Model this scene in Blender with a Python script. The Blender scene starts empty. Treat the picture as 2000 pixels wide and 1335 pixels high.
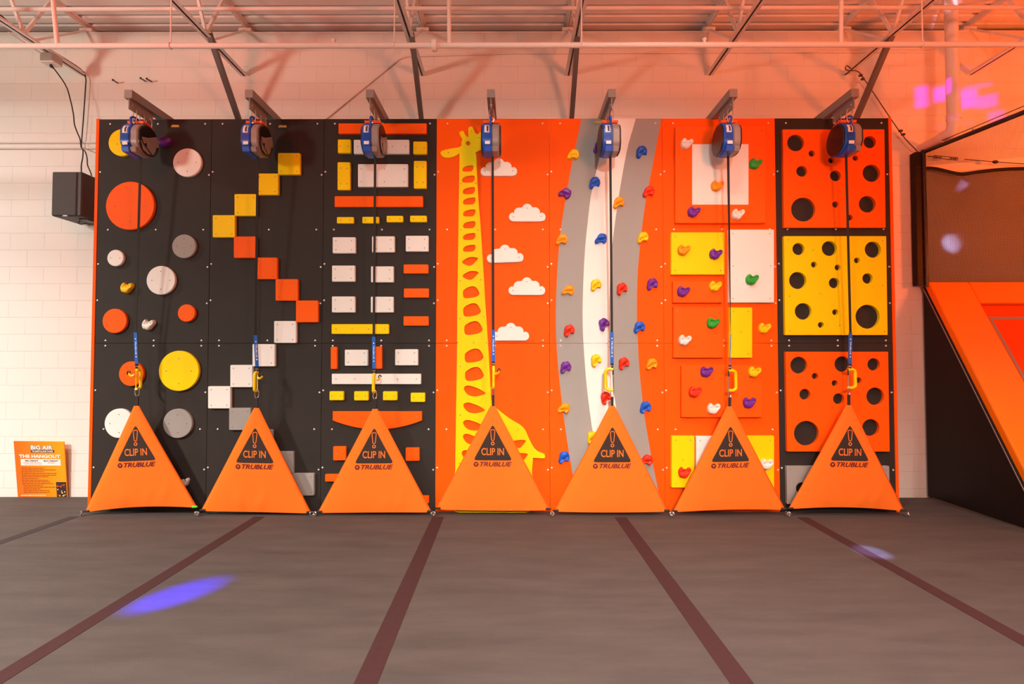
import bpy, bmesh, math, random
from mathutils import Vector, Matrix
random.seed(7)
S = bpy.context.scene
C = S.collection

# ---------------------------------------------------------------- camera
F = 1000.0                      # focal length in pixels of the 2000 px wide frame
CAM = Vector((0, 0, 1.65))
PITCH = math.atan(27.5 / F)
YAW = math.atan(3.0 / F)
cd = bpy.data.cameras.new('camera'); cam = bpy.data.objects.new('camera', cd); C.objects.link(cam)
cd.sensor_width = 36; cd.lens = 18.0; cd.clip_start = 0.05; cd.clip_end = 100
cam.location = CAM
cam.rotation_euler = (math.pi / 2 + PITCH, 0, YAW)
S.camera = cam
RM = cam.rotation_euler.to_matrix()

def P(u, v, Y):
    """point of the plane y = Y seen at frame position (u, v)"""
    d = RM @ Vector(((u - 1000) / F, (667.5 - v) / F, -1))
    k = Y / d.y
    return CAM + d * k

# ---------------------------------------------------------------- world, lights, exposure
w = bpy.data.worlds.new('world'); S.world = w; w.use_nodes = True
w.node_tree.nodes['Background'].inputs[0].default_value = (1.0, 0.45, 0.34, 1)
w.node_tree.nodes['Background'].inputs[1].default_value = 0.04
S.view_settings.view_transform = 'Standard'; S.view_settings.look = 'None'
S.view_settings.gamma = 1; S.view_settings.use_curve_mapping = False
S.view_settings.exposure = 0.0

def area(name, loc, target, size, power, col, spread=180):
    l = bpy.data.lights.new(name, 'AREA'); l.shape = 'DISK'; l.size = size; l.energy = power; l.color = col; l.spread = math.radians(spread)
    o = bpy.data.objects.new(name, l); C.objects.link(o); o.location = loc
    o.rotation_euler = (Vector(target) - Vector(loc)).to_track_quat('-Z', 'Y').to_euler()
    return o
def spot(name, loc, target, deg, power, col, blend=0.5, r=0.03):
    l = bpy.data.lights.new(name, 'SPOT'); l.spot_size = math.radians(deg); l.spot_blend = blend
    l.energy = power; l.color = col; l.shadow_soft_size = r
    o = bpy.data.objects.new(name, l); C.objects.link(o); o.location = loc
    o.rotation_euler = (Vector(target) - Vector(loc)).to_track_quat('-Z', 'Y').to_euler()
    return o
LAMPS = [('high_bay_lamp_left', (-8.6, 3.4, 4.9), (-8.6, 3.41, 0.0), 0.5, 201, (1, 0.95, 0.92), 180),
         ('high_bay_lamp_center', (1.3, 2.9, 5.3), (1.3, 2.91, 0.0), 0.3, 72, (1, 0.853, 0.706), 125),
         ('high_bay_lamp_right', (8.8, 2.9, 4.9), (8.8, 2.91, 0.0), 0.5, 40, (1, 0.85, 0.7), 140),
         ('high_bay_lamp_rear_left', (-4.0, -0.5, 5.3), (-4.0, -0.49, 0), 0.6, 392, (1, 0.883, 0.782), 120),
         ('high_bay_lamp_rear', (1.0, -0.5, 5.3), (1.0, -0.49, 0), 0.6, 240, (1, 0.885, 0.795), 120),
         ('high_bay_lamp_rear_right', (5.6, -0.5, 5.3), (5.6, -0.49, 0), 0.6, 430, (1, 0.882, 0.76), 120),
         ('high_bay_lamp_far_left', (-8.0, 0.0, 5.3), (-8.0, 0.01, 0), 0.6, 1150, (1, 0.887, 0.777), 140),
         ('flood_lamp', (0.6, -5.0, 4.6), (0.6, 5.5, 0.7), 0.5, 52, (0.95, 1, 0.9), 46),
         ('orange_wash_lamp', (7.6, 3.6, 3.2), (5.2, 6.0, 5.2), 0.5, 134, (1, 0.12, 0), 180),
         ('red_wash_lamp', (3.0, -1.0, 3.4), (2.5, 6.0, 6.5), 0.8, 208, (1, 0.245, 0.105), 180),
         ('pink_wash_lamp', (-6.5, 0.5, 3.4), (-4.5, 6.0, 6.0), 0.8, 132, (1, 0.9, 0.73), 180),
         ('added_ceiling_fill_left', (-3.6, 2.4, 4.3), (-3.6, 5.4, 6.3), 0.4, 28, (1, 0.06, 0.02), 150),  # this and the next are added fill, brightening deck and joist undersides
         ('added_ceiling_fill_right', (2.6, 2.4, 4.3), (2.6, 5.4, 6.3), 0.4, 14, (1, 0.08, 0.03), 150)]
for q in LAMPS: area(*q)
# beams of the coloured effect lights
spot('blue_floor_beam', (-5.0, -0.13, 2.9), (-2.33, 3.58, 0), 4.4, 34000, (0.02, 0.01, 1.0), 0.9)
spot('pale_blue_floor_beam', (3.4, 1.0, 5.0), (3.02, 4.37, 0), 2.9, 9000, (0.34, 0.42, 1.0), 0.8)
def gobo(o, rects, soft):
    """pattern wheel of an effect light: rectangles (x0, x1, y0, y1) of its own beam let light through"""
    l = o.data; l.use_nodes = True; nt = l.node_tree; em = nt.nodes['Emission']
    tc = nt.nodes.new('ShaderNodeTexCoord'); sp = nt.nodes.new('ShaderNodeSeparateXYZ'); nt.links.new(tc.outputs['Normal'], sp.inputs[0])
    def math_(op, a, b=None):
        n = nt.nodes.new('ShaderNodeMath'); n.operation = op
        for i, q in enumerate((a, b)):
            if q is None: continue
            if isinstance(q, (int, float)): n.inputs[i].default_value = q
            else: nt.links.new(q, n.inputs[i])
        return n.outputs[0]
    x = math_('DIVIDE', sp.outputs['X'], sp.outputs['Z']); y = math_('DIVIDE', sp.outputs['Y'], sp.outputs['Z'])
    def edge(c, e, s):
        n = nt.nodes.new('ShaderNodeMapRange'); n.interpolation_type = 'SMOOTHSTEP'
        n.inputs['From Min'].default_value = e - s; n.inputs['From Max'].default_value = e + s
        nt.links.new(c, n.inputs['Value']); return n.outputs['Result']
    tot = None
    for x0, x1, y0, y1, st in rects:
        mx = math_('MULTIPLY', math_('SUBTRACT', edge(x, x0, soft), edge(x, x1, soft)), math_('SUBTRACT', edge(y, y0, soft), edge(y, y1, soft)))
        mx = math_('MULTIPLY', mx, st); tot = mx if tot is None else math_('MAXIMUM', tot, mx)
    nt.links.new(tot, em.inputs['Strength'])
o = spot('magenta_wall_beam', (0.25, 0.2, 2.7), tuple(P(1865, 205, 6.15)), 22, 3600, (1.0, 0.0, 1.0), 0.1)
bpy.context.view_layer.update(); mi = o.matrix_world.inverted(); rc = []
for u0, v0, u1, v1, st in [(1788, 166, 1812, 212, .8), (1824, 166, 1854, 200, 1), (1876, 172, 1908, 213, 1), (1908, 182, 1948, 213, .75), (1930, 213, 1962, 238, .5), (1822, 238, 1903, 251, .45), (1874, 128, 1900, 134, .8), (1880, 166, 1938, 171, .6)]:
    A = mi @ P(u0, v1, 6.15); B = mi @ P(u1, v0, 6.15)
    xs = sorted((A.x / A.z, B.x / B.z)); ys = sorted((A.y / A.z, B.y / B.z)); rc.append((xs[0], xs[1], ys[0], ys[1], st))
gobo(o, rc, 0.0013)
spot('white_pipe_beam', (2.2, 1.2, 4.6), tuple(P(1866, -2, 5.62)), 3.2, 1500, (0.85, 0.75, 1.0), 0.9)
spot('blue_net_beam', (2.6, 0.4, 4.6), tuple(P(1868, 463, 6.0)), 2.1, 4500, (0.5, 0.55, 1.0), 0.7)
o = spot('violet_net_beam', (2.6, 0.4, 4.8), tuple(P(1892, 345, 6.0)), 2.6, 2600, (0.55, 0.45, 1.0), 0.7)
o.scale = (0.35, 1, 1); o.rotation_euler.rotate_axis('Z', math.radians(-35))

# ---------------------------------------------------------------- materials
def mat(name, col, rough=0.5, metal=0.0, noise=0.0, nscale=8.0, bump=0.0, bscale=60.0, spec=0.5, emit=None):
    m = bpy.data.materials.new(name); m.use_nodes = True
    nt = m.node_tree; b = nt.nodes['Principled BSDF']
    b.inputs['Base Color'].default_value = (*col, 1)
    b.inputs['Roughness'].default_value = rough; b.inputs['Metallic'].default_value = metal
    b.inputs['Specular IOR Level'].default_value = spec
    tc = nt.nodes.new('ShaderNodeTexCoord')
    if noise:
        n = nt.nodes.new('ShaderNodeTexNoise'); n.inputs['Scale'].default_value = nscale; n.inputs['Detail'].default_value = 4
        nt.links.new(tc.outputs['Object'], n.inputs['Vector'])
        r = nt.nodes.new('ShaderNodeMapRange'); r.inputs['To Min'].default_value = 1 - noise; r.inputs['To Max'].default_value = 1 + noise
        nt.links.new(n.outputs['Fac'], r.inputs['Value'])
        mx = nt.nodes.new('ShaderNodeVectorMath'); mx.operation = 'SCALE'
        mx.inputs[0].default_value = col
        nt.links.new(r.outputs['Result'], mx.inputs['Scale']); nt.links.new(mx.outputs[0], b.inputs['Base Color'])
    if bump:
        n2 = nt.nodes.new('ShaderNodeTexNoise'); n2.inputs['Scale'].default_value = bscale; n2.inputs['Detail'].default_value = 3
        nt.links.new(tc.outputs['Object'], n2.inputs['Vector'])
        bp = nt.nodes.new('ShaderNodeBump'); bp.inputs['Strength'].default_value = bump; bp.inputs['Distance'].default_value = 0.01
        nt.links.new(n2.outputs['Fac'], bp.inputs['Height']); nt.links.new(bp.outputs[0], b.inputs['Normal'])
    if emit:
        b.inputs['Emission Color'].default_value = (*emit[0], 1); b.inputs['Emission Strength'].default_value = emit[1]
    return m
M = {}
M['black_board'] = mat('black_board', (0.032, 0.026, 0.023), 0.65, noise=0.10, nscale=3, bump=0.05, bscale=300, spec=0.2)
M['orange_board'] = mat('orange_board', (0.95, 0.108, 0.001), 0.6, noise=0.03, nscale=3, bump=0.03, bscale=300, spec=0.12)
M['orange'] = mat('orange_plastic', (0.95, 0.118, 0.002), 0.55, noise=0.03, nscale=4, bump=0.03, bscale=300, spec=0.15)
M['yellow'] = mat('yellow_plastic', (0.96, 0.68, 0.001), 0.55, noise=0.03, nscale=4, bump=0.03, bscale=300, spec=0.15)
M['white'] = mat('white_plastic', (0.84, 0.82, 0.79), 0.55, noise=0.03, nscale=4, bump=0.03, bscale=300, spec=0.25)
M['grey'] = mat('grey_plastic', (0.335, 0.315, 0.30), 0.55, noise=0.03, nscale=4, bump=0.03, bscale=300, spec=0.2)
M['purple'] = mat('purple_resin', (0.15, 0.018, 0.31), 0.35, spec=0.35)
M['blue'] = mat('blue_resin', (0.008, 0.10, 0.60), 0.35, spec=0.35)
M['red'] = mat('red_resin', (0.78, 0.030, 0.006), 0.4, spec=0.3)
M['green'] = mat('green_resin', (0.01, 0.36, 0.03), 0.4)
M['amber'] = mat('amber_resin', (0.95, 0.33, 0.002), 0.4, spec=0.3)
M['lemon'] = mat('lemon_resin', (0.95, 0.60, 0.002), 0.4, spec=0.3)
M['ivory'] = mat('ivory_resin', (0.82, 0.78, 0.74), 0.4)
M['fabric'] = mat('orange_canvas', (0.95, 0.185, 0.018), 0.85, noise=0.04, nscale=5, bump=0.25, bscale=500, spec=0.15)
M['print'] = mat('dark_print', (0.045, 0.028, 0.024), 0.8, noise=0.15, nscale=30, spec=0.2)
M['print_orange'] = mat('orange_print', (0.95, 0.20, 0.03), 0.85, spec=0.15)
M['print_maroon'] = mat('maroon_print', (0.13, 0.004, 0.010), 0.7)
M['steel'] = mat('zinc_steel', (0.72, 0.70, 0.68), 0.28, 1.0)
M['bolt'] = mat('bolt_steel', (0.82, 0.79, 0.75), 0.45, 0.5)
M['screw'] = mat('dark_screw', (0.30, 0.26, 0.23), 0.4, 0.7)
M['black'] = mat('black_plastic', (0.016, 0.014, 0.014), 0.35)
M['black_web'] = mat('black_webbing', (0.020, 0.017, 0.016), 0.8, bump=0.3, bscale=400)
M['blue_case'] = mat('blue_casing', (0.015, 0.10, 0.58), 0.35)
M['blue_web'] = mat('blue_webbing', (0.006, 0.12, 0.55), 0.7)
M['grey_case'] = mat('grey_casing', (0.30, 0.26, 0.25), 0.4)
M['orange_web'] = mat('orange_webbing', (0.95, 0.12, 0.005), 0.6)
M['yellow_paint'] = mat('yellow_coating', (0.95, 0.66, 0.002), 0.3)
M['label_white'] = mat('white_sticker', (0.85, 0.82, 0.80), 0.5)
M['label_dark'] = mat('dark_ink', (0.05, 0.035, 0.035), 0.6)
M['beam_grey'] = mat('grey_painted_steel', (0.27, 0.25, 0.24), 0.5, noise=0.08, nscale=6)
M['strut_grey'] = mat('galvanised_strut', (0.16, 0.145, 0.135), 0.45, 0.3, noise=0.1, nscale=6)
M['white_steel'] = mat('white_painted_steel', (0.80, 0.76, 0.73), 0.5, noise=0.06, nscale=5)
M['deck'] = mat('white_painted_deck', (0.82, 0.79, 0.76), 0.6, noise=0.05, nscale=2)
M['vinyl_black'] = mat('black_vinyl', (0.012, 0.008, 0.007), 0.5, noise=0.15, nscale=3, bump=0.25, bscale=4, spec=0.25)
M['vinyl_orange'] = mat('orange_vinyl', (0.95, 0.22, 0.001), 0.5, noise=0.03, nscale=3, bump=0.12, bscale=7, spec=0.2)
M['bed'] = mat('orange_mesh_bed', (0.80, 0.075, 0.002), 0.8, noise=0.05, nscale=40, spec=0.1)
M['bed_line'] = mat('grey_bed_webbing', (0.30, 0.24, 0.21), 0.8)
M['net'] = mat('black_net', (0.030, 0.022, 0.020), 0.8)
M['cord'] = mat('black_rubber_cord', (0.020, 0.015, 0.013), 0.5)
M['rust'] = mat('dark_wire_rope', (0.10, 0.055, 0.04), 0.5, 0.5)
M['speaker_front'] = mat('speaker_grille', (0.055, 0.046, 0.043), 0.7, noise=0.1, nscale=200)
M['speaker_case'] = mat('speaker_casing', (0.030, 0.024, 0.022), 0.5, bump=0.1, bscale=200)
M['led'] = mat('blue_led', (0.1, 0.15, 1.0), 0.4, emit=((0.15, 0.25, 1.0), 2.5))
M['strip'] = mat('maroon_hook_strip', (0.046, 0.018, 0.019), 0.9, noise=0.15, nscale=25, bump=0.2, bscale=300, spec=0.2)
M['strip_dark'] = mat('dark_hook_strip', (0.045, 0.034, 0.034), 0.9, noise=0.15, nscale=25, bump=0.2, bscale=300, spec=0.2)
M['tag'] = mat('tan_tag', (0.62, 0.42, 0.10), 0.6)
M['green_web'] = mat('green_webbing', (0.12, 0.55, 0.02), 0.7)
def sign_ground():
    """printed ground running from orange at left to amber at right"""
    m = mat('sign_orange', (0.95, 0.24, 0.008), 0.5); nt = m.node_tree
    tc = nt.nodes.new('ShaderNodeTexCoord'); sp = nt.nodes.new('ShaderNodeSeparateXYZ'); nt.links.new(tc.outputs['Generated'], sp.inputs[0])
    cr = nt.nodes.new('ShaderNodeValToRGB'); nt.links.new(sp.outputs['X'], cr.inputs['Fac']); nt.links.new(cr.outputs[0], nt.nodes['Principled BSDF'].inputs['Base Color'])
    cr.color_ramp.elements[0].position = 0.05; cr.color_ramp.elements[0].color = (0.95, 0.15, 0.006, 1)
    cr.color_ramp.elements[1].position = 0.9; cr.color_ramp.elements[1].color = (0.95, 0.36, 0.002, 1)
    return m
M['sign_orange'] = sign_ground()
M['sign_ink'] = mat('sign_brown_ink', (0.30, 0.05, 0.004), 0.6)
M['sign_red'] = mat('sign_red_ink', (0.75, 0.22, 0.16), 0.6)
M['galv'] = mat('galvanised_box', (0.40, 0.36, 0.33), 0.4, 0.6)
M['shaded_orange'] = mat('shaded_orange_board', (0.35, 0.006, 0.006), 0.5)  # orange board with shade mixed into its colour; no object uses it

WALL_Y = 6.15      # face of the block wall
D = 5.48           # face of the climbing boards

def block_material():
    m = bpy.data.materials.new('painted_block_wall'); m.use_nodes = True
    nt = m.node_tree; b = nt.nodes['Principled BSDF']
    b.inputs['Base Color'].default_value = (0.80, 0.765, 0.72, 1); b.inputs['Roughness'].default_value = 0.55
    tc = nt.nodes.new('ShaderNodeTexCoord'); mp = nt.nodes.new('ShaderNodeMapping')
    p = P(69, 163, WALL_Y)
    sep = nt.nodes.new('ShaderNodeSeparateXYZ'); cmb = nt.nodes.new('ShaderNodeCombineXYZ')
    nt.links.new(tc.outputs['Object'], sep.inputs[0])
    nt.links.new(sep.outputs['X'], cmb.inputs['X']); nt.links.new(sep.outputs['Z'], cmb.inputs['Y'])
    nt.links.new(cmb.outputs[0], mp.inputs['Vector'])
    mp.inputs['Location'].default_value = (-p.x + 0.406 * 40, -p.z + 0.2045 * 41, 0)
    br = nt.nodes.new('ShaderNodeTexBrick')
    br.inputs['Scale'].default_value = 1; br.inputs['Brick Width'].default_value = 0.41; br.inputs['Row Height'].default_value = 0.2045
    br.inputs['Mortar Size'].default_value = 0.004; br.inputs['Mortar Smooth'].default_value = 0.6
    br.offset = 0.5
    nt.links.new(mp.outputs[0], br.inputs['Vector'])
    n = nt.nodes.new('ShaderNodeTexNoise'); n.inputs['Scale'].default_value = 60; n.inputs['Detail'].default_value = 4
    nt.links.new(tc.outputs['Object'], n.inputs['Vector'])
    mul = nt.nodes.new('ShaderNodeMath'); mul.operation = 'MULTIPLY'; mul.inputs[1].default_value = -1.0
    nt.links.new(br.outputs['Fac'], mul.inputs[0])
    ad = nt.nodes.new('ShaderNodeMath'); ad.operation = 'MULTIPLY_ADD'; ad.inputs[1].default_value = 0.12
    nt.links.new(n.outputs['Fac'], ad.inputs[0]); nt.links.new(mul.outputs[0], ad.inputs[2])
    bp = nt.nodes.new('ShaderNodeBump'); bp.inputs['Strength'].default_value = 0.6; bp.inputs['Distance'].default_value = 0.006
    nt.links.new(ad.outputs[0], bp.inputs['Height']); nt.links.new(bp.outputs[0], b.inputs['Normal'])
    return m
M['block'] = block_material()

def floor_material():
    m = bpy.data.materials.new('grey_carpet_mat'); m.use_nodes = True
    nt = m.node_tree; b = nt.nodes['Principled BSDF']
    b.inputs['Roughness'].default_value = 0.75; b.inputs['Specular IOR Level'].default_value = 0.25
    tc = nt.nodes.new('ShaderNodeTexCoord')
    mp = nt.nodes.new('ShaderNodeMapping'); mp.inputs['Scale'].default_value = (1.0, 5.0, 1.0)
    nt.links.new(tc.outputs['Object'], mp.inputs['Vector'])
    n = nt.nodes.new('ShaderNodeTexNoise'); n.inputs['Scale'].default_value = 1.3; n.inputs['Detail'].default_value = 8; n.inputs['Roughness'].default_value = 0.65
    nt.links.new(mp.outputs[0], n.inputs['Vector'])
    n2 = nt.nodes.new('ShaderNodeTexNoise'); n2.inputs['Scale'].default_value = 160; n2.inputs['Detail'].default_value = 2
    nt.links.new(tc.outputs['Object'], n2.inputs['Vector'])
    mixf = nt.nodes.new('ShaderNodeMath'); mixf.operation = 'MULTIPLY_ADD'; mixf.inputs[1].default_value = 0.35
    nt.links.new(n2.outputs['Fac'], mixf.inputs[0]); nt.links.new(n.outputs['Fac'], mixf.inputs[2])
    cr = nt.nodes.new('ShaderNodeValToRGB')
    cr.color_ramp.elements[0].position = 0.42; cr.color_ramp.elements[0].color = (0.052, 0.043, 0.041, 1)
    cr.color_ramp.elements[1].position = 0.95; cr.color_ramp.elements[1].color = (0.086, 0.071, 0.066, 1)
    nt.links.new(mixf.outputs[0], cr.inputs['Fac']); nt.links.new(cr.outputs[0], b.inputs['Base Color'])
    bp = nt.nodes.new('ShaderNodeBump'); bp.inputs['Strength'].default_value = 0.3; bp.inputs['Distance'].default_value = 0.004
    nt.links.new(n2.outputs['Fac'], bp.inputs['Height']); nt.links.new(bp.outputs[0], b.inputs['Normal'])
    return m
M['floor'] = floor_material()

# ---------------------------------------------------------------- helpers
def tag(o, label=None, cat=None, group=None, kind=None):
    if label: o['label'] = label
    if cat: o['category'] = cat
    if group: o['group'] = group
    if kind: o['kind'] = kind
    return o
def empty(name, loc, label, cat, group=None):
    o = bpy.data.objects.new(name, None); C.objects.link(o); o.location = loc; o.empty_display_size = 0.05
    return tag(o, label, cat, group)

class MB:
    def __init__(s): s.v = []; s.f = []; s.mi = []
    def add(s, vs, fs, mi=0):
        b = len(s.v); s.v += [tuple(p) for p in vs]
        for f in fs: s.f.append(tuple(b + i for i in f)); s.mi.append(mi)
        return s
    def box(s, x0, x1, y0, y1, z0, z1, mi=0):
        vs = [(x, y, z) for x in (x0, x1) for y in (y0, y1) for z in (z0, z1)]
        return s.add(vs, [(0, 1, 3, 2), (4, 6, 7, 5), (0, 4, 5, 1), (2, 3, 7, 6), (0, 2, 6, 4), (1, 5, 7, 3)], mi)
    def rbox(s, x0, x1, y0, y1, z0, z1, b=0.004):
        """box with its front (low y) edges and the corners chamfered"""
        o = [(x0, z0), (x1, z0), (x1, z1), (x0, z1)]
        return s.plate(round_poly(o, b * 2, 3), y1, y1 - y0, b)
    def bar(s, a, b, wx, wz, mi=0):
        """rectangular bar between two points"""
        a = Vector(a); b = Vector(b); d = (b - a).normalized()
        ref = Vector((1, 0, 0)) if abs(d.x) < 0.9 else Vector((0, 0, 1))
        s1 = (ref - d * ref.dot(d)).normalized(); s2 = d.cross(s1)
        vs = []
        for p in (a, b):
            for i, j in ((-1, -1), (1, -1), (1, 1), (-1, 1)):
                vs.append(p + s1 * wx / 2 * i + s2 * wz / 2 * j)
        return s.add(vs, [(0, 1, 2, 3), (7, 6, 5, 4), (0, 4, 5, 1), (1, 5, 6, 2), (2, 6, 7, 3), (3, 7, 4, 0)], mi)
    def tube(s, pts, r, n=10, closed=False, mi=0):
        pts = [Vector(p) for p in pts]; k = len(pts); rings = []
        prev = None
        for i, p in enumerate(pts):
            if closed: t = (pts[(i + 1) % k] - pts[i - 1]).normalized()
            else: t = (pts[min(i + 1, k - 1)] - pts[max(i - 1, 0)]).normalized()
            if prev is None:
                ref = Vector((0, 0, 1)) if abs(t.z) < 0.9 else Vector((1, 0, 0))
                a = (ref - t * ref.dot(t)).normalized()
            else:
                a = (prev - t * prev.dot(t)).normalized()
            prev = a; b = t.cross(a)
            rr = r[i] if isinstance(r, (list, tuple)) else r
            rings.append([p + (a * math.cos(2 * math.pi * j / n) + b * math.sin(2 * math.pi * j / n)) * rr for j in range(n)])
        vs = [q for rg in rings for q in rg]; fs = []
        for i in range(k if closed else k - 1):
            i2 = (i + 1) % k
            for j in range(n):
                fs.append((i * n + j, i * n + (j + 1) % n, i2 * n + (j + 1) % n, i2 * n + j))
        if not closed:
            fs.append(tuple(range(n))[::-1]); fs.append(tuple((k - 1) * n + j for j in range(n)))
        return s.add(vs, fs, mi)
    def plate(s, outline, yback, t, bev=0.004, mi=0):
        """plate in the xz plane: outline (x, z) anticlockwise, back at yback, t thick towards the camera"""
        o = ccw(outline); n = len(o); ins = inset(o, bev)
        vs = [(x, yback, z) for x, z in o] + [(x, yback - t + bev, z) for x, z in o] + [(x, yback - t, z) for x, z in ins]
        fs = [tuple(range(2 * n, 3 * n)), tuple(range(n))[::-1]]
        for i in range(n):
            j = (i + 1) % n
            fs.append((i, j, n + j, n + i)); fs.append((n + i, n + j, 2 * n + j, 2 * n + i))
        return s.add(vs, fs, mi)
    def prism_x(s, prof, x0, x1, bev=0.0, mi=0):
        """profile (y, z) extruded along x with chamfered ends"""
        o = ccw(prof); n = len(o); ins = inset(o, bev) if bev else o
        rows = [(x0, ins), (x0 + bev, o), (x1 - bev, o), (x1, ins)] if bev else [(x0, o), (x1, o)]
        vs = [(x, y, z) for x, q in rows for y, z in q]; fs = []
        for r in range(len(rows) - 1):
            for i in range(n):
                j = (i + 1) % n
                fs.append((r * n + i, r * n + j, (r + 1) * n + j, (r + 1) * n + i))
        fs.append(tuple(range(n))[::-1]); fs.append(tuple((len(rows) - 1) * n + i for i in range(n)))
        return s.add(vs, fs, mi)
    def build(s, name, m, parent=None, origin=(0, 0, 0), smooth=False):
        me = bpy.data.meshes.new(name); o0 = Vector(origin)
        me.from_pydata([tuple(Vector(p) - o0) for p in s.v], [], s.f)
        ms = m if isinstance(m, (list, tuple)) else [m]
        for q in ms: me.materials.append(q)
        if len(ms) > 1: me.polygons.foreach_set('material_index', s.mi)
        bm = bmesh.new(); bm.from_mesh(me); bmesh.ops.recalc_face_normals(bm, faces=bm.faces); bm.to_mesh(me); bm.free()
        if smooth:
            me.polygons.foreach_set('use_smooth', [True] * len(me.polygons))
            me.set_sharp_from_angle(angle=math.radians(40))
        me.update()
        o = bpy.data.objects.new(name, me); C.objects.link(o)
        if parent is not None: o.parent = parent
        else: o.location = o0
        return o

def ccw(o):
    a = sum(o[i][0] * o[(i + 1) % len(o)][1] - o[(i + 1) % len(o)][0] * o[i][1] for i in range(len(o)))
    return list(o) if a > 0 else list(o)[::-1]
def inset(o, d):
    n = len(o); res = []
    for i in range(n):
        p0, p1, p2 = Vector(o[i - 1]), Vector(o[i]), Vector(o[(i + 1) % n])
        a = (p1 - p0); b = (p2 - p1)
        a = a.normalized() if a.length > 1e-9 else b.normalized(); b = b.normalized() if b.length > 1e-9 else a
        n1 = Vector((-a.y, a.x)); n2 = Vector((-b.y, b.x)); m = n1 + n2
        if m.length < 1e-6: m = n1
        m.normalize(); k = d / max(0.4, m.dot(n1))
        res.append(tuple(p1 + m * k))
    return res
def round_poly(o, r, k=4):
    o = ccw(o); n = len(o); res = []
    for i in range(n):
        p0, p1, p2 = Vector(o[i - 1]), Vector(o[i]), Vector(o[(i + 1) % n])
        d1 = min(r, (p0 - p1).length * 0.45); d2 = min(r, (p2 - p1).length * 0.45)
        a = p1 + (p0 - p1).normalized() * d1; b = p1 + (p2 - p1).normalized() * d2
        for j in range(k + 1):
            t = j / k
            res.append(tuple(a * (1 - t) ** 2 + p1 * 2 * t * (1 - t) + b * t * t))
    return res
def circle(cx, cz, r, n=40):
    return [(cx + r * math.cos(2 * math.pi * i / n), cz + r * math.sin(2 * math.pi * i / n)) for i in range(n)]
def smooth_loop(pts, k=4):
    n = len(pts); res = []
    for i in range(n):
        p = [Vector(pts[(i + j - 1) % n]) for j in range(4)]
        for j in range(k):
            t = j / k
            res.append(tuple(0.5 * ((2 * p[1]) + (p[2] - p[0]) * t + (2 * p[0] - 5 * p[1] + 4 * p[2] - p[3]) * t * t + (3 * p[1] - p[0] - 3 * p[2] + p[3]) * t ** 3)))
    return res
def curve_path(pts, k=6):
    pts = [Vector(p) for p in pts]; q = [2 * pts[0] - pts[1]] + pts + [2 * pts[-1] - pts[-2]]; res = []
    for i in range(1, len(q) - 2):
        p = q[i - 1:i + 3]
        for j in range(k):
            t = j / k
            res.append(0.5 * ((2 * p[1]) + (p[2] - p[0]) * t + (2 * p[0] - 5 * p[1] + 4 * p[2] - p[3]) * t * t + (3 * p[1] - p[0] - 3 * p[2] + p[3]) * t ** 3))
    res.append(pts[-1]); return res

def curve_mesh(cu):
    o = bpy.data.objects.new('outline', cu); C.objects.link(o)
    dg = bpy.context.evaluated_depsgraph_get()
    me = bpy.data.meshes.new_from_object(o.evaluated_get(dg))
    vs = [v.co.copy() for v in me.vertices]; fs = [tuple(p.vertices) for p in me.polygons]
    bpy.data.objects.remove(o); bpy.data.curves.remove(cu); bpy.data.meshes.remove(me)
    return vs, fs
def holed_plate(outline, holes, yback, t, bev=0.004):
    """plate in the xz plane with holes cut right through"""
    cu = bpy.data.curves.new('outline', 'CURVE'); cu.dimensions = '2D'; cu.fill_mode = 'BOTH'
    cu.extrude = t / 2 - bev; cu.bevel_depth = bev; cu.bevel_resolution = 1; cu.offset = -bev
    for k, poly in enumerate([ccw(outline)] + [ccw(h)[::-1] for h in holes]):
        sp = cu.splines.new('POLY'); sp.points.add(len(poly) - 1); sp.use_cyclic_u = True
        for i, (x, z) in enumerate(poly): sp.points[i].co = (x, z, 0, 1)
    vs, fs = curve_mesh(cu)
    m = MB(); m.add([(v.x, yback - t / 2 - v.z, v.y) for v in vs], fs); return m
_tc = {}
def text_shape(body, bold=0.0, shear=0.0):
    """flat lettering: (vertices with x 0..1 over the width, y 0..1 over the height), faces"""
    key = (body, bold, shear)
    if key not in _tc:
        cu = bpy.data.curves.new('lettering', 'FONT'); cu.body = body; cu.size = 1; cu.offset = bold; cu.shear = shear
        cu.resolution_u = 3
        vs, fs = curve_mesh(cu)
        x0 = min(v.x for v in vs); x1 = max(v.x for v in vs); y0 = min(v.y for v in vs); y1 = max(v.y for v in vs)
        _tc[key] = ([((v.x - x0) / (x1 - x0), (v.y - y0) / (y1 - y0)) for v in vs], fs)
    return _tc[key]

# shared little fasteners
def dome_mesh(name, r, h, m, n=10):
    b = MB(); rings = [(1.0, 0), (1.0, 0.45), (0.75, 0.85), (0.35, 1.0)]
    vs = [(r * k * math.cos(2 * math.pi * i / n), -h * y, r * k * math.sin(2 * math.pi * i / n)) for k, y in rings for i in range(n)]
    fs = [tuple(range(3 * n, 4 * n))]
    for q in range(3):
        for i in range(n): fs.append((q * n + i, q * n + (i + 1) % n, (q + 1) * n + (i + 1) % n, (q + 1) * n + i))
    me = bpy.data.meshes.new(name); me.from_pydata(vs, [], fs); me.materials.append(m)
    me.polygons.foreach_set('use_smooth', [True] * len(me.polygons)); return me
BOLT = dome_mesh('bolt', 0.0100, 0.006, M['bolt'])
SCREW = dome_mesh('screw', 0.0058, 0.003, M['screw'])
def fastener(me, name, parent, world):
    o = bpy.data.objects.new(name, me); C.objects.link(o); o.parent = parent
    o.location = Vector(world) - Vector(parent.location)
    return o

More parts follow.
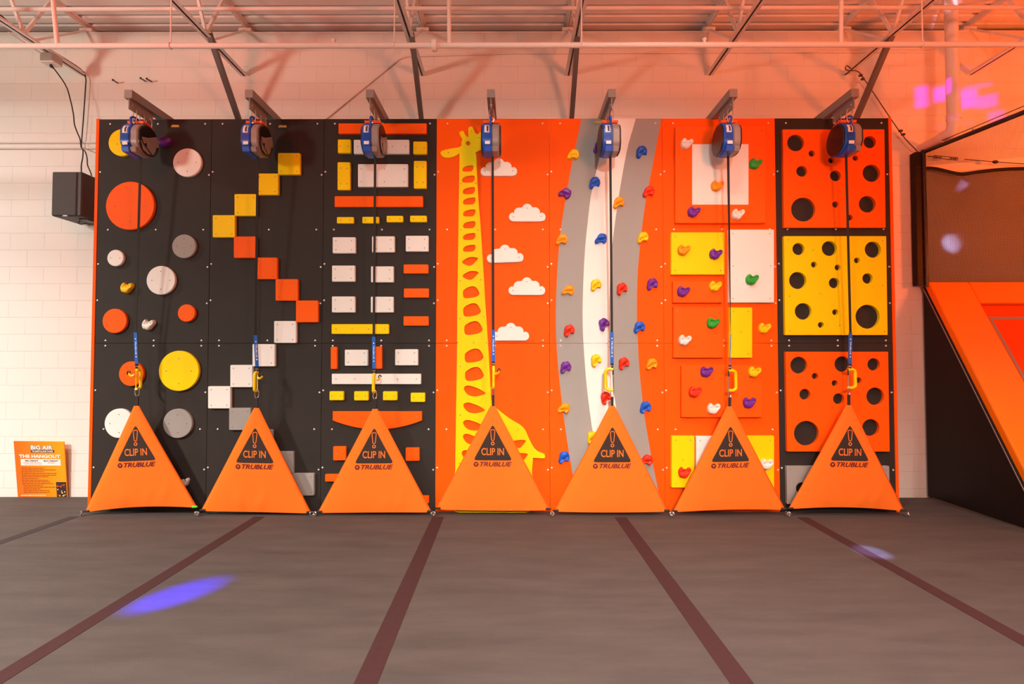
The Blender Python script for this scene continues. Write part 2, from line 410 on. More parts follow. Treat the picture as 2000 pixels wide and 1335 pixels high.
# ---------------------------------------------------------------- the setting
def XZ(u, v, Y):
    p = P(u, v, Y); return (p.x, p.z)
def rect_px(u0, v0, u1, v1, Y): return [XZ(u0, v1, Y), XZ(u1, v1, Y), XZ(u1, v0, Y), XZ(u0, v0, Y)]

MAT_EDGE = 6.035
WALL_TOP = P(1000, 61, WALL_Y).z
DECK_Z = P(1000, 47, WALL_Y).z
tag(MB().box(-12, 12, -7, MAT_EDGE, -0.12, 0).build('floor', M['floor']), kind='structure')
tag(MB().box(-12, 12, MAT_EDGE, 6.6, -0.16, -0.12).build('floor_slab', M['strip_dark']), kind='structure')
tag(MB().box(-12, 12, WALL_Y, 6.4, -0.12, WALL_TOP).build('wall_back', M['block']), kind='structure')
dk = MB(); prof = []
y = -7.0
while y < 6.9:
    prof += [(y, DECK_Z), (y + 0.095, DECK_Z), (y + 0.105, DECK_Z + 0.04), (y + 0.145, DECK_Z + 0.04)]; y += 0.155
vs = [(x, yy, zz) for x in (-12, 12) for yy, zz in prof]; n = len(prof)
dk.add(vs, [(i, i + 1, n + i + 1, n + i) for i in range(n - 1)])
dk.box(-12, 12, -7, 6.9, DECK_Z + 0.05, DECK_Z + 0.1)
tag(dk.build('ceiling', M['deck']), kind='structure')
tag(MB().box(-12, 12, 6.42, 6.5, WALL_TOP - 0.4, DECK_Z).build('wall_parapet', M['beam_grey']), kind='structure')

# ---------------------------------------------------------------- seam strips of the floor
def fp(u, v):
    """point of the floor seen at (u, v)"""
    d = RM @ Vector(((u - 1000) / F, (667.5 - v) / F, -1)); k = -CAM.z / d.z
    return CAM + d * k
seams = [((20, 1052), (158, 1004), 0.10, 'strip_dark', 'dark floor seam strip running out from the far left orange gate corner'),
         ((30, 1305), (508, 1008), 0.11, 'strip', 'dark red floor seam strip passing the blue light pool at left'),
         ((716, 1330), (856, 1008), 0.12, 'strip', 'dark red floor seam strip leading to the giraffe board, left of centre'),
         ((1446, 1330), (1212, 1010), 0.12, 'strip', 'dark red floor seam strip leading to the striped board, right of centre'),
         ((1990, 1246), (1562, 1007), 0.11, 'strip', 'dark red floor seam strip crossing the pale light spot at right')]
for a, b, wd, mk, lab in seams:
    a = fp(*a); b = fp(*b); k = (b.x - a.x) / (b.y - a.y)
    y0 = -1.0; y1 = min(5.30, b.y); x0 = a.x + k * (y0 - a.y); x1 = a.x + k * (y1 - a.y)
    o = MB().add([(x0 - wd / 2, y0, .002), (x0 + wd / 2, y0, .002), (x1 + wd / 2, y1, .002), (x1 - wd / 2, y1, .002),
                  (x0 - wd / 2, y0, .0), (x0 + wd / 2, y0, .0), (x1 + wd / 2, y1, .0), (x1 - wd / 2, y1, .0)],
                 [(0, 1, 2, 3), (4, 5, 1, 0), (5, 6, 2, 1), (6, 7, 3, 2), (7, 4, 0, 3)]).build('seam_strip', M[mk], origin=((x0 + x1) / 2, (y0 + y1) / 2, 0))
    tag(o, lab, 'floor strip', 'floor seam strips')

# ---------------------------------------------------------------- climbing boards
X0 = -4.495; PW = 1.2205
Z_TOP = P(190, 232.5, D).z; Z_SEAM = P(1000, 670, D).z
TH = 0.02
names7 = ['far left', 'second from left', 'third from left', 'middle', 'fifth from left', 'sixth from left', 'far right']
what_u = ['black upper climbing board with round discs above the seam, far left',
          'black upper climbing board with the yellow and orange square staircase',
          'black upper climbing board with rows of rectangular blocks',
          'orange upper climbing board behind the giraffe head and the white clouds',
          'orange upper climbing board with curved grey and white stripes',
          'orange upper climbing board with coloured rectangular plates',
          'black upper climbing board behind the top two cheese-hole plates']
what_l = ['black lower climbing board with the large yellow disc, far left',
          'black lower climbing board with white and grey squares',
          'black lower climbing board behind the orange smile-shaped block',
          'orange lower climbing board behind the giraffe body',
          'orange lower climbing board with the grey and white stripes bending right',
          'orange lower climbing board with yellow plates at its foot',
          'black lower climbing board behind the lowest orange cheese-hole plate']
g1 = [(1135.4, 232.6), (1115, 330), (1101.5, 408.7), (1092.6, 471.6), (1086.4, 575.4), (1085.8, 640), (1087, 671), (1091, 725), (1100, 805.7), (1109, 868.6), (1118, 922.6), (1133, 1000)]
w1 = [(1187, 232.6), (1170.7, 308), (1155, 377.3), (1148.6, 427.6), (1142.4, 490.5), (1138.3, 581.7), (1138.2, 640), (1140.2, 680), (1145.5, 748.8), (1151.5, 799.7), (1157.5, 841.7), (1172, 922), (1188, 1000)]
w2 = [(1241.8, 232.6), (1227, 283), (1214.7, 345.8), (1202, 427.6), (1194.9, 487.4), (1192, 534.5), (1190.5, 600), (1190.5, 671), (1195, 730), (1202, 788), (1212, 842), (1227, 922), (1244, 1000)]
g2 = [(1292.0, 232.6), (1274.5, 323.8), (1260, 399.3), (1249.3, 487.4), (1244.6, 550), (1244, 620), (1246, 671), (1249.8, 733.8), (1258.7, 811.7), (1269.2, 874.6), (1284, 949.5), (1295, 1000)]
def interp(tab):
    pts = [P(u, v, D) for u, v in tab]
    pts = [(p.z, p.x) for p in pts]
    def f(z):
        # smooth (Catmull) interpolation over height
        q = sorted(pts); 
        if z <= q[0][0]: return q[0][1]
        if z >= q[-1][0]: return q[-1][1]
        for i in range(len(q) - 1):
            if q[i][0] <= z <= q[i + 1][0]:
                a, b = q[i], q[i + 1]; h = b[0] - a[0]; t = (z - a[0]) / h
                ma = (b[1] - q[i - 1][1]) / (b[0] - q[i - 1][0]) if i > 0 else (b[1] - a[1]) / h
                mb = (q[i + 2][1] - a[1]) / (q[i + 2][0] - a[0]) if i + 2 < len(q) else (b[1] - a[1]) / h
                return (2*t**3-3*t*t+1)*a[1] + (t**3-2*t*t+t)*h*ma + (-2*t**3+3*t*t)*b[1] + (t**3-t*t)*h*mb
    return f
stripes = [interp(t) for t in (g1, w1, w2, g2)]
def board(i, z0, z1, label):
    xa = X0 + i * PW; xb = xa + PW; gp = 0.0015
    xa += gp; xb -= gp; za = z0 + gp; zb = z1 - gp
    black = i in (0, 1, 2, 6); m = MB()
    if i == 4:
        rows = 26; cols = []
        for r in range(rows + 1):
            z = za + (zb - za) * r / rows
            xs = [xa] + [min(max(f(z), xa + .0004), xb - .0004) for f in stripes] + [xb]; cols.append((z, xs))
        for r in range(rows):
            for c in range(5):
                (zA, A), (zB, B) = cols[r], cols[r + 1]
                m.add([(A[c], D, zA), (A[c + 1], D, zA), (B[c + 1], D, zB), (B[c], D, zB)], [(0, 1, 2, 3)], (0, 1, 2, 1, 0)[c])
        vs = [(x, yy, z) for x in (xa, xb) for yy in (D, D + TH) for z in (za, zb)]
        m.add(vs, [(2, 3, 7, 6), (0, 2, 3, 1), (4, 6, 7, 5), (0, 4, 6, 2), (1, 5, 7, 3)], 0)
        o = m.build('climbing_board', [M['orange_board'], M['grey'], M['white']], origin=((xa + xb) / 2, D + TH, z0))
    else:
        m.plate([(xa, za), (xb, za), (xb, zb), (xa, zb)], D + TH, TH, 0.002)
        o = m.build('climbing_board', M['black_board'] if black else M['orange_board'], origin=((xa + xb) / 2, D + TH, z0))
    tag(o, label, 'climbing board', 'climbing boards')
    fx = (0.095, 0.52, 0.94)
    def bolt(f, z): fastener(BOLT, 'bolt', o, (xa + f * PW, D, z))
    zs = lambda v: P(1000, v, D).z
    if z1 > 3:
        for f in fx: bolt(f, zs(241)); bolt(f, zs(448)); bolt(f, zs(664.5))
        for v in (335, 515, 586): bolt(0.015, zs(v)); bolt(0.982, zs(v + 6))
    else:
        for f in fx: bolt(f, zs(675))
        bolt(0.095, zs(838)); bolt(0.94, zs(838))
        for v in (762, 913): bolt(0.015, zs(v)); bolt(0.982, zs(v + 4))
    return o
for i in range(7):
    board(i, Z_SEAM, Z_TOP, what_u[i]); board(i, 0.0, Z_SEAM, what_l[i])
# orange end boards and the timber frame behind the boards
for sx, lab in ((X0 - 0.034, 'narrow orange edge board closing the left end of the climbing wall'), (X0 + 7 * PW + 0.002, 'narrow orange edge board closing the right end of the climbing wall')):
    o = MB().box(sx, sx + 0.032, D - 0.004, WALL_Y - 0.002, 0, Z_TOP + 0.004).build('end_board', M['orange_board'], origin=(sx + 0.016, D, 0))
    tag(o, lab, 'end board', 'end boards of the climbing wall')

# ---------------------------------------------------------------- plates, discs and blocks on the boards
def screws_for(o, pts, Y):
    for u, v in pts: fastener(SCREW, 'screw', o, P(u, v, Y))
T1 = 0.028
def add_plate(name, outline, t, mk, label, cat, group, screws=(), yb=D, bev=0.005):
    cx = sum(p[0] for p in outline) / len(outline); cz = sum(p[1] for p in outline) / len(outline)
    o = MB().plate(outline, yb, t, bev).build(name, M[mk], origin=(cx, yb, cz))
    tag(o, label, cat, group)
    screws_for(o, screws, yb - t); return o

discs = [(238, 278, 27, 'yellow', 'yellow round disc mostly hidden behind the far left belay device', [(-9, 3)]),
 (365.4, 317, 28.3, 'white', 'white round disc under the purple hold, top right of the far left board', None),
 (253.7, 401.4, 48, 'orange', 'largest round disc, orange, behind the far left webbing', None),
 (359.2, 480.6, 23.6, 'grey', 'grey round disc above the seam on the far left board', None),
 (225, 503.4, 16.2, 'white', 'smallest white round disc, above the yellow hold at the left edge', [(-9, 0), (9, 0)]),
 (314, 547, 28.4, 'white', 'white round disc above the white hold, middle of the far left board', None),
 (223.5, 626.4, 24, 'orange', 'orange round disc below the yellow hold at the left edge', None),
 (363.9, 611, 17.2, 'orange', 'smallest orange round disc, right side of the far left board', [(-10, 0), (10, 0)]),
 (255.9, 729.6, 24.2, 'orange', 'orange round disc behind the far left yellow carabiner, below the seam', None),
 (349, 724, 39.4, 'yellow', 'large yellow round disc below the seam', None),
 (232.3, 826.5, 28.6, 'white', 'white round disc partly behind the far left orange gate', None),
 (346.5, 826.6, 28.6, 'grey', 'grey round disc right of the far left orange gate tip', None)]
for u, v, r, mk, lab, sc in discs:
    Yf = D - 0.03; c = XZ(u, v, Yf); rr = r * Yf / F
    if sc is None: sc = [(0, -r * .62), (0, r * .62), (-r * .62, 0), (r * .62, 0)]
    add_plate('round_disc', circle(c[0], c[1], rr, 56), 0.03, mk, lab, 'climbing disc', 'round discs on the far left board', [(u + a, v + b) for a, b in sc])

def rrect(u0, v0, u1, v1, Yf, r=0.012): return round_poly(rect_px(u0, v0, u1, v1, Yf), r, 3)
def corner_screws(u0, v0, u1, v1, ix=6.5, iy=6.5): return [(u0 + ix, v0 + iy), (u1 - ix, v0 + iy), (u0 + ix, v1 - iy), (u1 - ix, v1 - iy)]
squares = [(542.5, 298.3, 585.9, 340.8, 'yellow', 'topmost yellow square step of the zigzag staircase'),
 (500, 338.3, 543.4, 380.4, 'yellow', 'second yellow square step from the top of the zigzag'),
 (457.6, 378.5, 500.7, 421.3, 'yellow', 'third yellow square step from the top, crossed by webbing'),
 (415, 419.7, 458.8, 463.2, 'yellow', 'lowest and leftmost yellow square step of the zigzag'),
 (456.3, 461.3, 500.3, 503.4, 'orange', 'topmost orange square step, below the leftmost yellow one'),
 (497.8, 502.5, 541.2, 545, 'orange', 'second orange square step from the top of the zigzag'),
 (537.8, 544.6, 581.5, 587, 'orange', 'third orange square step from the top of the zigzag'),
 (577.7, 586.5, 621, 629.2, 'orange', 'lowest and rightmost orange square step of the zigzag'),
 (535, 626.6, 578.3, 669.5, 'white', 'topmost white square step, just above the board seam'),
 (492.8, 671.6, 536.6, 715.3, 'white', 'white square step behind the blue sleeve, just below the seam'),
 (449.4, 712.3, 493, 756, 'white', 'white square step left of the yellow carabiner'),
 (405.9, 754, 450, 797.5, 'white', 'lowest and leftmost white square step of the zigzag'),
 (447, 796.3, 490, 839.7, 'grey', 'grey square step left of the orange gate tip, second board'),
 (488.6, 838.8, 531.8, 881.5, 'grey', 'grey square step almost hidden behind the second orange gate'),
 (529.5, 881.4, 572.9, 924.5, 'grey', 'grey square step half hidden by the second gate right edge'),
 (570, 924, 613.3, 967.7, 'grey', 'lowest and rightmost grey square step of the zigzag')]
for u0, v0, u1, v1, mk, lab in squares:
    Yf = D - 0.035
    add_plate('square_step', rrect(u0, v0, u1, v1, Yf), 0.035, mk, lab, 'climbing block', 'square steps of the zigzag staircase', corner_screws(u0, v0, u1, v1))

blocks = [(660.8, 240.4, 833.2, 260.9, 'orange', 'long orange bar along the top of the block board', [.06, .3, .75, .95], 1),
 (659.6, 271.9, 685, 298.6, 'yellow', 'small yellow square block at upper left, under the long orange bar', [.2, .8], 1),
 (690.7, 272.5, 798.9, 300.2, 'white', 'white bar behind the third belay device', [.07, .7, .94], 1),
 (807, 276, 833.8, 300.8, 'yellow', 'small yellow square block at upper right, under the long orange bar', [.2, .8], 1),
 (659, 316.3, 684, 370.7, 'yellow', 'tall yellow block left of the large white block', [.25, .75], 2),
 (698.9, 320, 796.7, 364.7, 'white', 'large white rectangular block crossed by the third webbing', [.07, .53, .93], 2),
 (808, 313.7, 832.9, 367.8, 'yellow', 'tall yellow block right of the large white block', [.25, .75], 2),
 (653.3, 382.6, 826, 404, 'orange', 'long orange bar above the row of four small yellow blocks', [.05, .28, .5, .74, .96], 1),
 (657.7, 423.5, 690.7, 436, 'yellow', 'small yellow block, first from left in the upper row of four', [.22, .8], 1),
 (707.4, 422.9, 740, 435.8, 'yellow', 'small yellow block, second from left in the upper row, behind the webbing', [.2, .82], 1),
 (754.9, 421, 787, 433.6, 'yellow', 'small yellow block, third from left in the upper row of four', [.2, .82], 1),
 (800.8, 420.7, 833.2, 433.3, 'yellow', 'small yellow block, last on the right in the upper row of four', [.2, .82], 1),
 (649.5, 462.8, 694.2, 494.3, 'white', 'white block at left of the row of three white blocks', [.15, .83], 2),
 (726.3, 461, 770.6, 492.4, 'white', 'white block in the middle of the row of three, by the webbing', [.18, .83], 2),
 (792.3, 460, 836.7, 490.8, 'white', 'white block at right of the row of three white blocks', [.15, .83], 2),
 (648.2, 518.2, 693.2, 549.7, 'white', 'left white block level with the topmost short orange block', [.15, .83], 2),
 (724.4, 519.8, 768.7, 551, 'white', 'white block by the webbing, level with the topmost short orange block', [.18, .83], 2),
 (787.9, 516, 836.3, 534, 'orange', 'topmost of three short orange blocks stacked at right', [.13, .47, .85], 1),
 (648, 578.6, 693.5, 610, 'white', 'left white block just above the yellow bar', [.15, .83], 2),
 (724, 579, 768.4, 610, 'white', 'white block by the webbing just above the yellow bar', [.18, .83], 2),
 (788.5, 562.9, 837.3, 581, 'orange', 'middle of three short orange blocks stacked at right', [.13, .47, .85], 1),
 (787.9, 617.3, 836.7, 635.8, 'orange', 'lowest of three short orange blocks stacked at right', [.13, .47, .85], 1),
 (647.4, 632.6, 759.2, 652, 'yellow', 'yellow bar behind the webbing just above the seam', [.08, .36, .65, .93], 1),
 (645.7, 677, 658, 720.4, 'orange', 'upright orange block at the left edge, just below the seam', [.5], 2),
 (733, 676.3, 745.7, 720, 'orange', 'upright orange block beside the third blue sleeve', [.5], 2),
 (673.2, 682.6, 718.2, 714, 'white', 'white block between the two upright orange blocks', [.15, .85], 2),
 (771.5, 681.7, 816.4, 713.2, 'white', 'white block right of the third blue sleeve, below the seam', [.15, .85], 2),
 (647.7, 729.6, 822, 750, 'white', 'long white bar behind the third yellow carabiner', [.05, .26, .74, .95], 1),
 (643.3, 763.8, 670.8, 781.5, 'yellow', 'small yellow block, first from left in the row above the orange smile', [.2, .8], 1),
 (691.5, 763.8, 719.3, 781.8, 'yellow', 'small yellow block, second from left in the row above the orange smile', [.2, .8], 1),
 (747.8, 764, 775.7, 781.5, 'yellow', 'small yellow block, third from left in the row above the orange smile', [.2, .8], 1),
 (802, 766.8, 830, 784.8, 'yellow', 'small yellow block, last on the right in the row above the orange smile', [.2, .8], 1),
 (650.4, 871.6, 675.6, 899, 'orange', 'small orange square block left of the third gate print', [.25, .75], 1),
 (792, 874, 819, 900, 'orange', 'small orange square block right of the third gate print', [.25, .75], 1),
 (634.6, 925.9, 683, 940.5, 'orange', 'short orange block low on the left, partly behind the third gate', [.25, .8], 1),
 (790, 968, 837.5, 982.5, 'orange', 'short orange block almost hidden behind the third gate lower right edge', [.2, .8], 1)]
for u0, v0, u1, v1, mk, lab, fx, rows in blocks:
    Yf = D - 0.032; h = v1 - v0
    sc = [(u0 + f * (u1 - u0), v0 + h * g) for f in fx for g in ((.5,) if rows == 1 else (.22, .78))]
    add_plate('climbing_block', rrect(u0, v0, u1, v1, Yf, 0.010), 0.032, mk, lab, 'climbing block', 'rectangular blocks on the third board', sc)
# the smile
Yf = D - 0.03
sm = [(649.5, 803), (649.5, 821)] + [(649.5 + 174.5 * t, 821 + 17.5 * (1 - (2 * t - 1) ** 2)) for t in [i / 16 for i in range(1, 16)]] + [(824, 821), (824, 803)]
add_plate('smile_block', [XZ(u, v, Yf) for u, v in sm], 0.03, 'orange', 'orange smile-shaped block with a curved lower edge behind the third gate tip', 'climbing block', 'rectangular blocks on the third board', [(656, 814), (694, 817), (775, 817), (814, 814)])

# clouds
cl = [(0, .80), (.035, .62), (.12, .55), (.165, .36), (.26, .27), (.355, .27), (.385, .10), (.48, 0), (.575, .08), (.62, .24), (.72, .25), (.80, .38), (.83, .55), (.93, .61), (.99, .75), (.985, .90), (.92, 1.0), (.75, 1.0), (.5, 1.0), (.25, 1.0), (.08, 1.0), (.015, .92)]
lump = []
def arc(cx, cy, r, a0, a1, k=8):
    return [(cx + r * math.cos(math.radians(a0 + (a1 - a0) * i / k)), cy + r * math.sin(math.radians(a0 + (a1 - a0) * i / k))) for i in range(k + 1)]
# arcs in units of cloud width 72 x 35, y downwards
lump = arc(9, 26, 9, 90, 262) + arc(20, 17.5, 10, 170, 285) + arc(36, 10, 10, 200, 340) + arc(51, 17, 10, 255, 370) + arc(63, 26, 9, -82, 90)
clouds = [(938.4, 308.4, 0, 'top white cloud, below the middle belay device'), (993.8, 397.3, 0, 'second white cloud from the top, right side of the giraffe board'),
          (950.4, 477.3, -2, 'third white cloud from the top, crossed by the webbing'), (993, 541, 0, 'fourth white cloud from the top'), (961.6, 630, 0, 'lowest white cloud, beside the blue sleeve on the seam')]
for u, v, rot, lab in clouds:
    Yf = D - 0.028; a = math.radians(rot); pts = []
    for x, y_ in lump:
        dx, dy = x - 36, y_ - 17.5
        pts.append(XZ(u + 36 + dx * math.cos(a) - dy * math.sin(a), v + 17.5 + dx * math.sin(a) + dy * math.cos(a), Yf))
    add_plate('white_cloud', pts, 0.028, 'white', lab, 'cloud', 'white clouds', [(u + 9, v + 26), (u + 36, v + 9), (u + 63, v + 25)])

# giraffe
Yf = D - 0.028
gir = [(860, 299.1), (861, 296), (864, 293.8), (871.8, 291.4), (880, 289.8), (888.6, 288.4), (894, 287.5), (898.2, 286.3), (901.2, 283.6), (901.2, 277), (903, 271.6), (899.5, 266), (897.2, 260.8), (897, 257.8), (901.2, 255.4), (905.4, 255.6), (907.2, 260.2), (910, 264.5), (913.2, 267.1), (914.6, 265), (914.6, 250.6), (917.4, 247.2), (922.1, 247), (924.3, 250.6), (926.4, 255), (928.4, 259), (931.7, 261.4), (935.5, 259.6), (940, 256.3), (950, 253), (958, 256), (959, 266), (955, 280), (948, 288), (942, 291.4), (929.3, 297.6),
       (930.3, 302), (931.7, 337), (934.7, 394.5), (937.7, 428), (942.5, 500), (945, 540), (948, 590), (953.3, 671.5), (956.7, 730), (959.7, 778), (963, 791), (968.9, 796.6), (980, 805.5), (992, 814.7), (1005, 823), (1018.3, 831.2), (1026.6, 841), (1031, 851), (1036.5, 862.5), (1043, 874), (1051.3, 881.5), (1062, 885.6), (1064.2, 888.9), (1062.8, 894.7), (1043, 894.2), (1041, 897), (1039, 925), (1034.8, 999), (889, 999), (889, 918), (890.2, 830), (892.6, 670), (892.8, 602), (894, 530), (895.8, 394.5), (897, 319), (897.2, 299.9), (896.4, 299.7), (889.8, 304), (879, 307.5), (869.4, 307.5), (863.4, 304.5)]
sh1 = [(0, .55), (.15, .25), (.5, .05), (.9, 0), (1, .2), (1, .5), (.88, .85), (.7, 1.0), (.15, 1), (0, .85)]
sh2 = [(0, .6), (.2, .25), (.45, .03), (.75, 0), (1, .12), (.98, .3), (.8, .65), (.62, .93), (.45, 1), (.25, .9)]
sh3 = [(0, .5), (.05, .33), (.3, .1), (.58, 0), (.8, .1), (.96, .42), (1, .65), (.85, .85), (.55, .96), (.15, 1), (.02, .85)]
sh4 = [(0, .3), (.05, .08), (.2, 0), (.4, .08), (.7, .3), (.97, .62), (1, .72), (.92, .82), (.7, .95), (.5, 1), (.25, .9), (.08, .62)]
gh = [(sh1, 903.8, 322.9, 924.5, 334.5), (sh1, 903, 342.7, 927, 355.9), (sh1, 904.4, 365.5, 927.5, 378.6), (sh1, 904.8, 385.6, 928.4, 399), (sh1, 904.8, 408.8, 928.4, 422), (sh1, 904.8, 432, 928.4, 445.3), (sh1, 904.8, 455.2, 928.4, 468), (sh1, 904.8, 478, 928.4, 491),
      (sh2, 902.4, 502, 932.6, 518.7), (sh2, 903.3, 529.2, 933.8, 546.2), (sh3, 904.2, 558.8, 936, 582), (sh3, 904.8, 592, 938.7, 617.8), (sh3, 906.8, 626.9, 942, 653.7), (sh3, 907.6, 680.6, 943.9, 707.8), (sh3, 908.4, 716.5, 944.4, 743.7),
      (sh4, 906, 753, 948, 774), (sh4, 905.2, 786, 946.8, 807.3), (sh4, 904.6, 820, 947, 841), (sh4, 904.3, 847, 940, 868), (sh4, 902, 879, 937, 900)]
holes = [[XZ(914.4 + 4.1 * math.cos(a * math.pi / 8), 279.4 + 4.1 * math.sin(a * math.pi / 8), Yf) for a in range(16)]]
for sh, u0, v0, u1, v1 in gh:
    holes.append(smooth_loop([XZ(u0 + x * (u1 - u0), v0 + y_ * (v1 - v0), Yf) for x, y_ in sh], 3))
holes.append(smooth_loop([XZ(u, v, Yf) for u, v in ((996, 863), (1010, 859.5), (1025, 859.5), (1026, 863), (1015, 875), (1004, 873))], 3))
holes.append(smooth_loop([XZ(u, v, Yf) for u, v in ((1003, 889), (1016, 885), (1029, 885.5), (1030, 889), (1022, 899), (1010, 900))], 3))
gm = holed_plate(smooth_loop([XZ(u, v, Yf) for u, v in gir], 3), holes, D, 0.028, 0.004)
gir_o = gm.build('giraffe_board', M['yellow'], origin=(P(960, 999, D).x, D, 0.0))
tag(gir_o, 'tall yellow giraffe cut-out with finger holes up its neck', 'giraffe', None)
screws_for(gir_o, [(876, 297.5), (920.8, 255.5), (935.5, 268.5), (900, 358.5), (929.7, 357.5), (900, 448), (933.5, 449), (899, 547.5), (939, 546), (898.5, 622), (945, 619), (893.5, 668.5), (925, 669), (950, 669), (899, 715), (948.5, 717.5), (899, 810), (1012, 838), (897, 904)], Yf)

# plates of the sixth board
def big_plate(u0, v0, u1, v1, mk, lab, t=0.045, extra=()):
    Yf = D - t
    return add_plate('mounting_plate', rrect(u0, v0, u1, v1, Yf, 0.006), t, mk, lab, 'climbing plate', 'rectangular plates on the sixth board', corner_screws(u0, v0, u1, v1, 8, 8) + list(extra), bev=0.004)
bp = big_plate(1319, 246.7, 1496, 435.5, 'orange', 'large orange plate with the white square inset, top of the sixth board', extra=[(1334, 337), (1408, 421)])
ins = MB().plate(rect_px(1352, 281.3, 1462, 399.3, D - 0.048), D - 0.045, 0.003, 0.001).build('inset_panel', M['white'], bp, origin=bp.location)
tag(ins, 'white square inset panel')
big_plate(1311, 453.4, 1415.5, 536, 'yellow', 'yellow plate with an orange and a purple hold, left side')
big_plate(1423.7, 448, 1512, 590.5, 'white', 'white upright plate with one green hold', extra=[(1432, 519), (1505, 519)])
big_plate(1314.5, 548.7, 1411.4, 591, 'orange', 'low orange plate between the yellow plate and the seam plate', extra=[(1364, 568)])
big_plate(1315.5, 599, 1413, 698.5, 'orange', 'orange plate over the seam with a green and a white hold')
big_plate(1425, 600, 1469.5, 698.5, 'yellow', 'narrow yellow plate over the seam behind the webbing', extra=[(1447, 648)])
big_plate(1331, 713, 1489, 814.7, 'orange', 'wide orange plate behind the sixth carabiner with five holds')
big_plate(1311.9, 851, 1356.5, 952, 'yellow', 'yellow plate with one red hold left of the sixth gate', extra=[(1334, 898)])
big_plate(1359.8, 851.6, 1404, 952, 'white', 'white plate mostly hidden behind the sixth gate')
big_plate(1448, 851, 1512.3, 952, 'yellow', 'yellow plate with a white hold right of the sixth gate')

# plates with round holes
def cheese(outline, hs, mk, lab, scr):
    t = 0.04; Yf = D - t
    o = holed_plate(round_poly([XZ(u, v, Yf) for u, v in outline], 0.006, 3), [circle(*XZ(u, v, Yf), r * Yf / F, 36) for u, v, r in hs], D, t, 0.003)
    c = XZ(sum(p[0] for p in outline) / 4, sum(p[1] for p in outline) / 4, Yf)
    ob = o.build('cheese_plate', M[mk], origin=(c[0], D, c[1])); tag(ob, lab, 'climbing plate', 'plates with round holes')
    screws_for(ob, scr, Yf)
cheese([(1529, 252.4), (1727.5, 252.4), (1730, 444.4), (1531.4, 444.4)],
 [(1554, 278.9, 16.3), (1585.5, 299.6, 6), (1566, 334.3, 10.5), (1624, 312.5, 6), (1631.8, 343, 10.5), (1636, 276.7, 11.5), (1698.9, 277.3, 12), (1670.8, 308.4, 5.3), (1702, 338, 17), (1568.9, 408.9, 23.6), (1631.8, 399, 6), (1694, 398.5, 16.3), (1660, 424.6, 5.7)],
 'orange', 'upper orange plate full of round holes, behind the far right belay device', [(1537, 262), (1601, 262), (1718, 262), (1538, 345), (1603, 339), (1721, 364), (1541, 434), (1630, 436), (1722, 437)])
cheese([(1531.2, 460.8), (1731, 460.8), (1734, 654), (1534, 654)],
 [(1559.7, 486, 11.7), (1619.9, 485, 14.6), (1705, 487.2, 15.8), (1590, 516.5, 5.7), (1636.2, 522.2, 5.7), (1674, 508.3, 5.7), (1558.2, 547.4, 16.7), (1629.3, 552.4, 10.2), (1694.8, 543.6, 10.2), (1568.9, 607.8, 16.2), (1631.5, 609.4, 5.7), (1603.5, 634.2, 5.7), (1694.8, 618.2, 23.4)],
 'yellow', 'yellow plate full of round holes just above the seam', [(1540, 468), (1588, 488), (1724, 470), (1542, 578), (1602, 573), (1724, 557), (1543, 646), (1640, 635), (1728, 647)])
cheese([(1534.6, 686.5), (1735, 686.5), (1738, 881.6), (1538, 881.6)],
 [(1560.3, 712.9, 16.3), (1592, 734.2, 6), (1572.3, 769.8, 10.5), (1630.5, 748, 5.8), (1645.5, 710.8, 15.2), (1706.6, 711.4, 12), (1677, 742.6, 6), (1638, 778.5, 10.5), (1709.6, 773.7, 17), (1575.3, 846, 24), (1701, 834.9, 16.5)],
 'orange', 'lower orange plate full of round holes behind the far right gate tip', [(1541, 694), (1624, 692), (1728, 694), (1545, 797), (1584, 798), (1729, 796), (1545, 874), (1733, 875)])
cheese([(1536.4, 909.8), (1737, 909.8), (1738.5, 984), (1537.5, 984)], [(1566, 953, 11), (1640, 945, 16), (1705, 960, 14)],
 'grey', 'grey plate with holes low behind the far right gate', [(1543, 916), (1730, 917)])

# ---------------------------------------------------------------- bolt-on holds
HO = smooth_loop([(-.5, 0), (-.44, .30), (-.25, .53), (-.17, .48), (-.09, .36), (.05, .32), (.16, .33), (.27, .44), (.42, .46), (.51, .30), (.48, .08), (.31, -.16), (.16, -.40), (-.08, -.52), (-.20, -.44), (-.36, -.42), (-.46, -.25)], 3)
def hold_mesh(mk):
    W, H, T = 0.132, 0.112, 0.048
    prof = [(1.0, 0.0), (0.99, .40), (.955, .66), (.87, .84), (.74, .95), (.58, 1.0), (.42, 1.0), (.27, 1.0), (.12, 1.0)]
    n = len(HO); vs = []; fs = []
    for s, h in prof:
        for x, z in HO:
            x2, z2 = x * s, z * s - .02 * (1 - s)
            d = math.exp(-((x2 - .02) ** 2 / .06 + (z2 - .17) ** 2 / .022))
            dim = max(math.exp(-((x2 + .26) ** 2 + (z2 - .10) ** 2) / .006), math.exp(-((x2 - .24) ** 2 + (z2 - .14) ** 2) / .006))
            vs.append((x2 * W, -T * h * (1 - .50 * d * min(1, (1.02 - s) * 4)) * (1 - .45 * dim * min(1, (1.02 - s) * 6)), z2 * H))
    for r in range(len(prof) - 1):
        for i in range(n): fs.append((r * n + i, r * n + (i + 1) % n, (r + 1) * n + (i + 1) % n, (r + 1) * n + i))
    fs.append(tuple((len(prof) - 1) * n + i for i in range(n)))
    me = bpy.data.meshes.new('climbing_hold'); me.from_pydata(vs, [], fs); me.materials.append(M[mk])
    bm = bmesh.new(); bm.from_mesh(me); bmesh.ops.recalc_face_normals(bm, faces=bm.faces); bm.to_mesh(me); bm.free()
    me.polygons.foreach_set('use_smooth', [True] * len(me.polygons)); return me
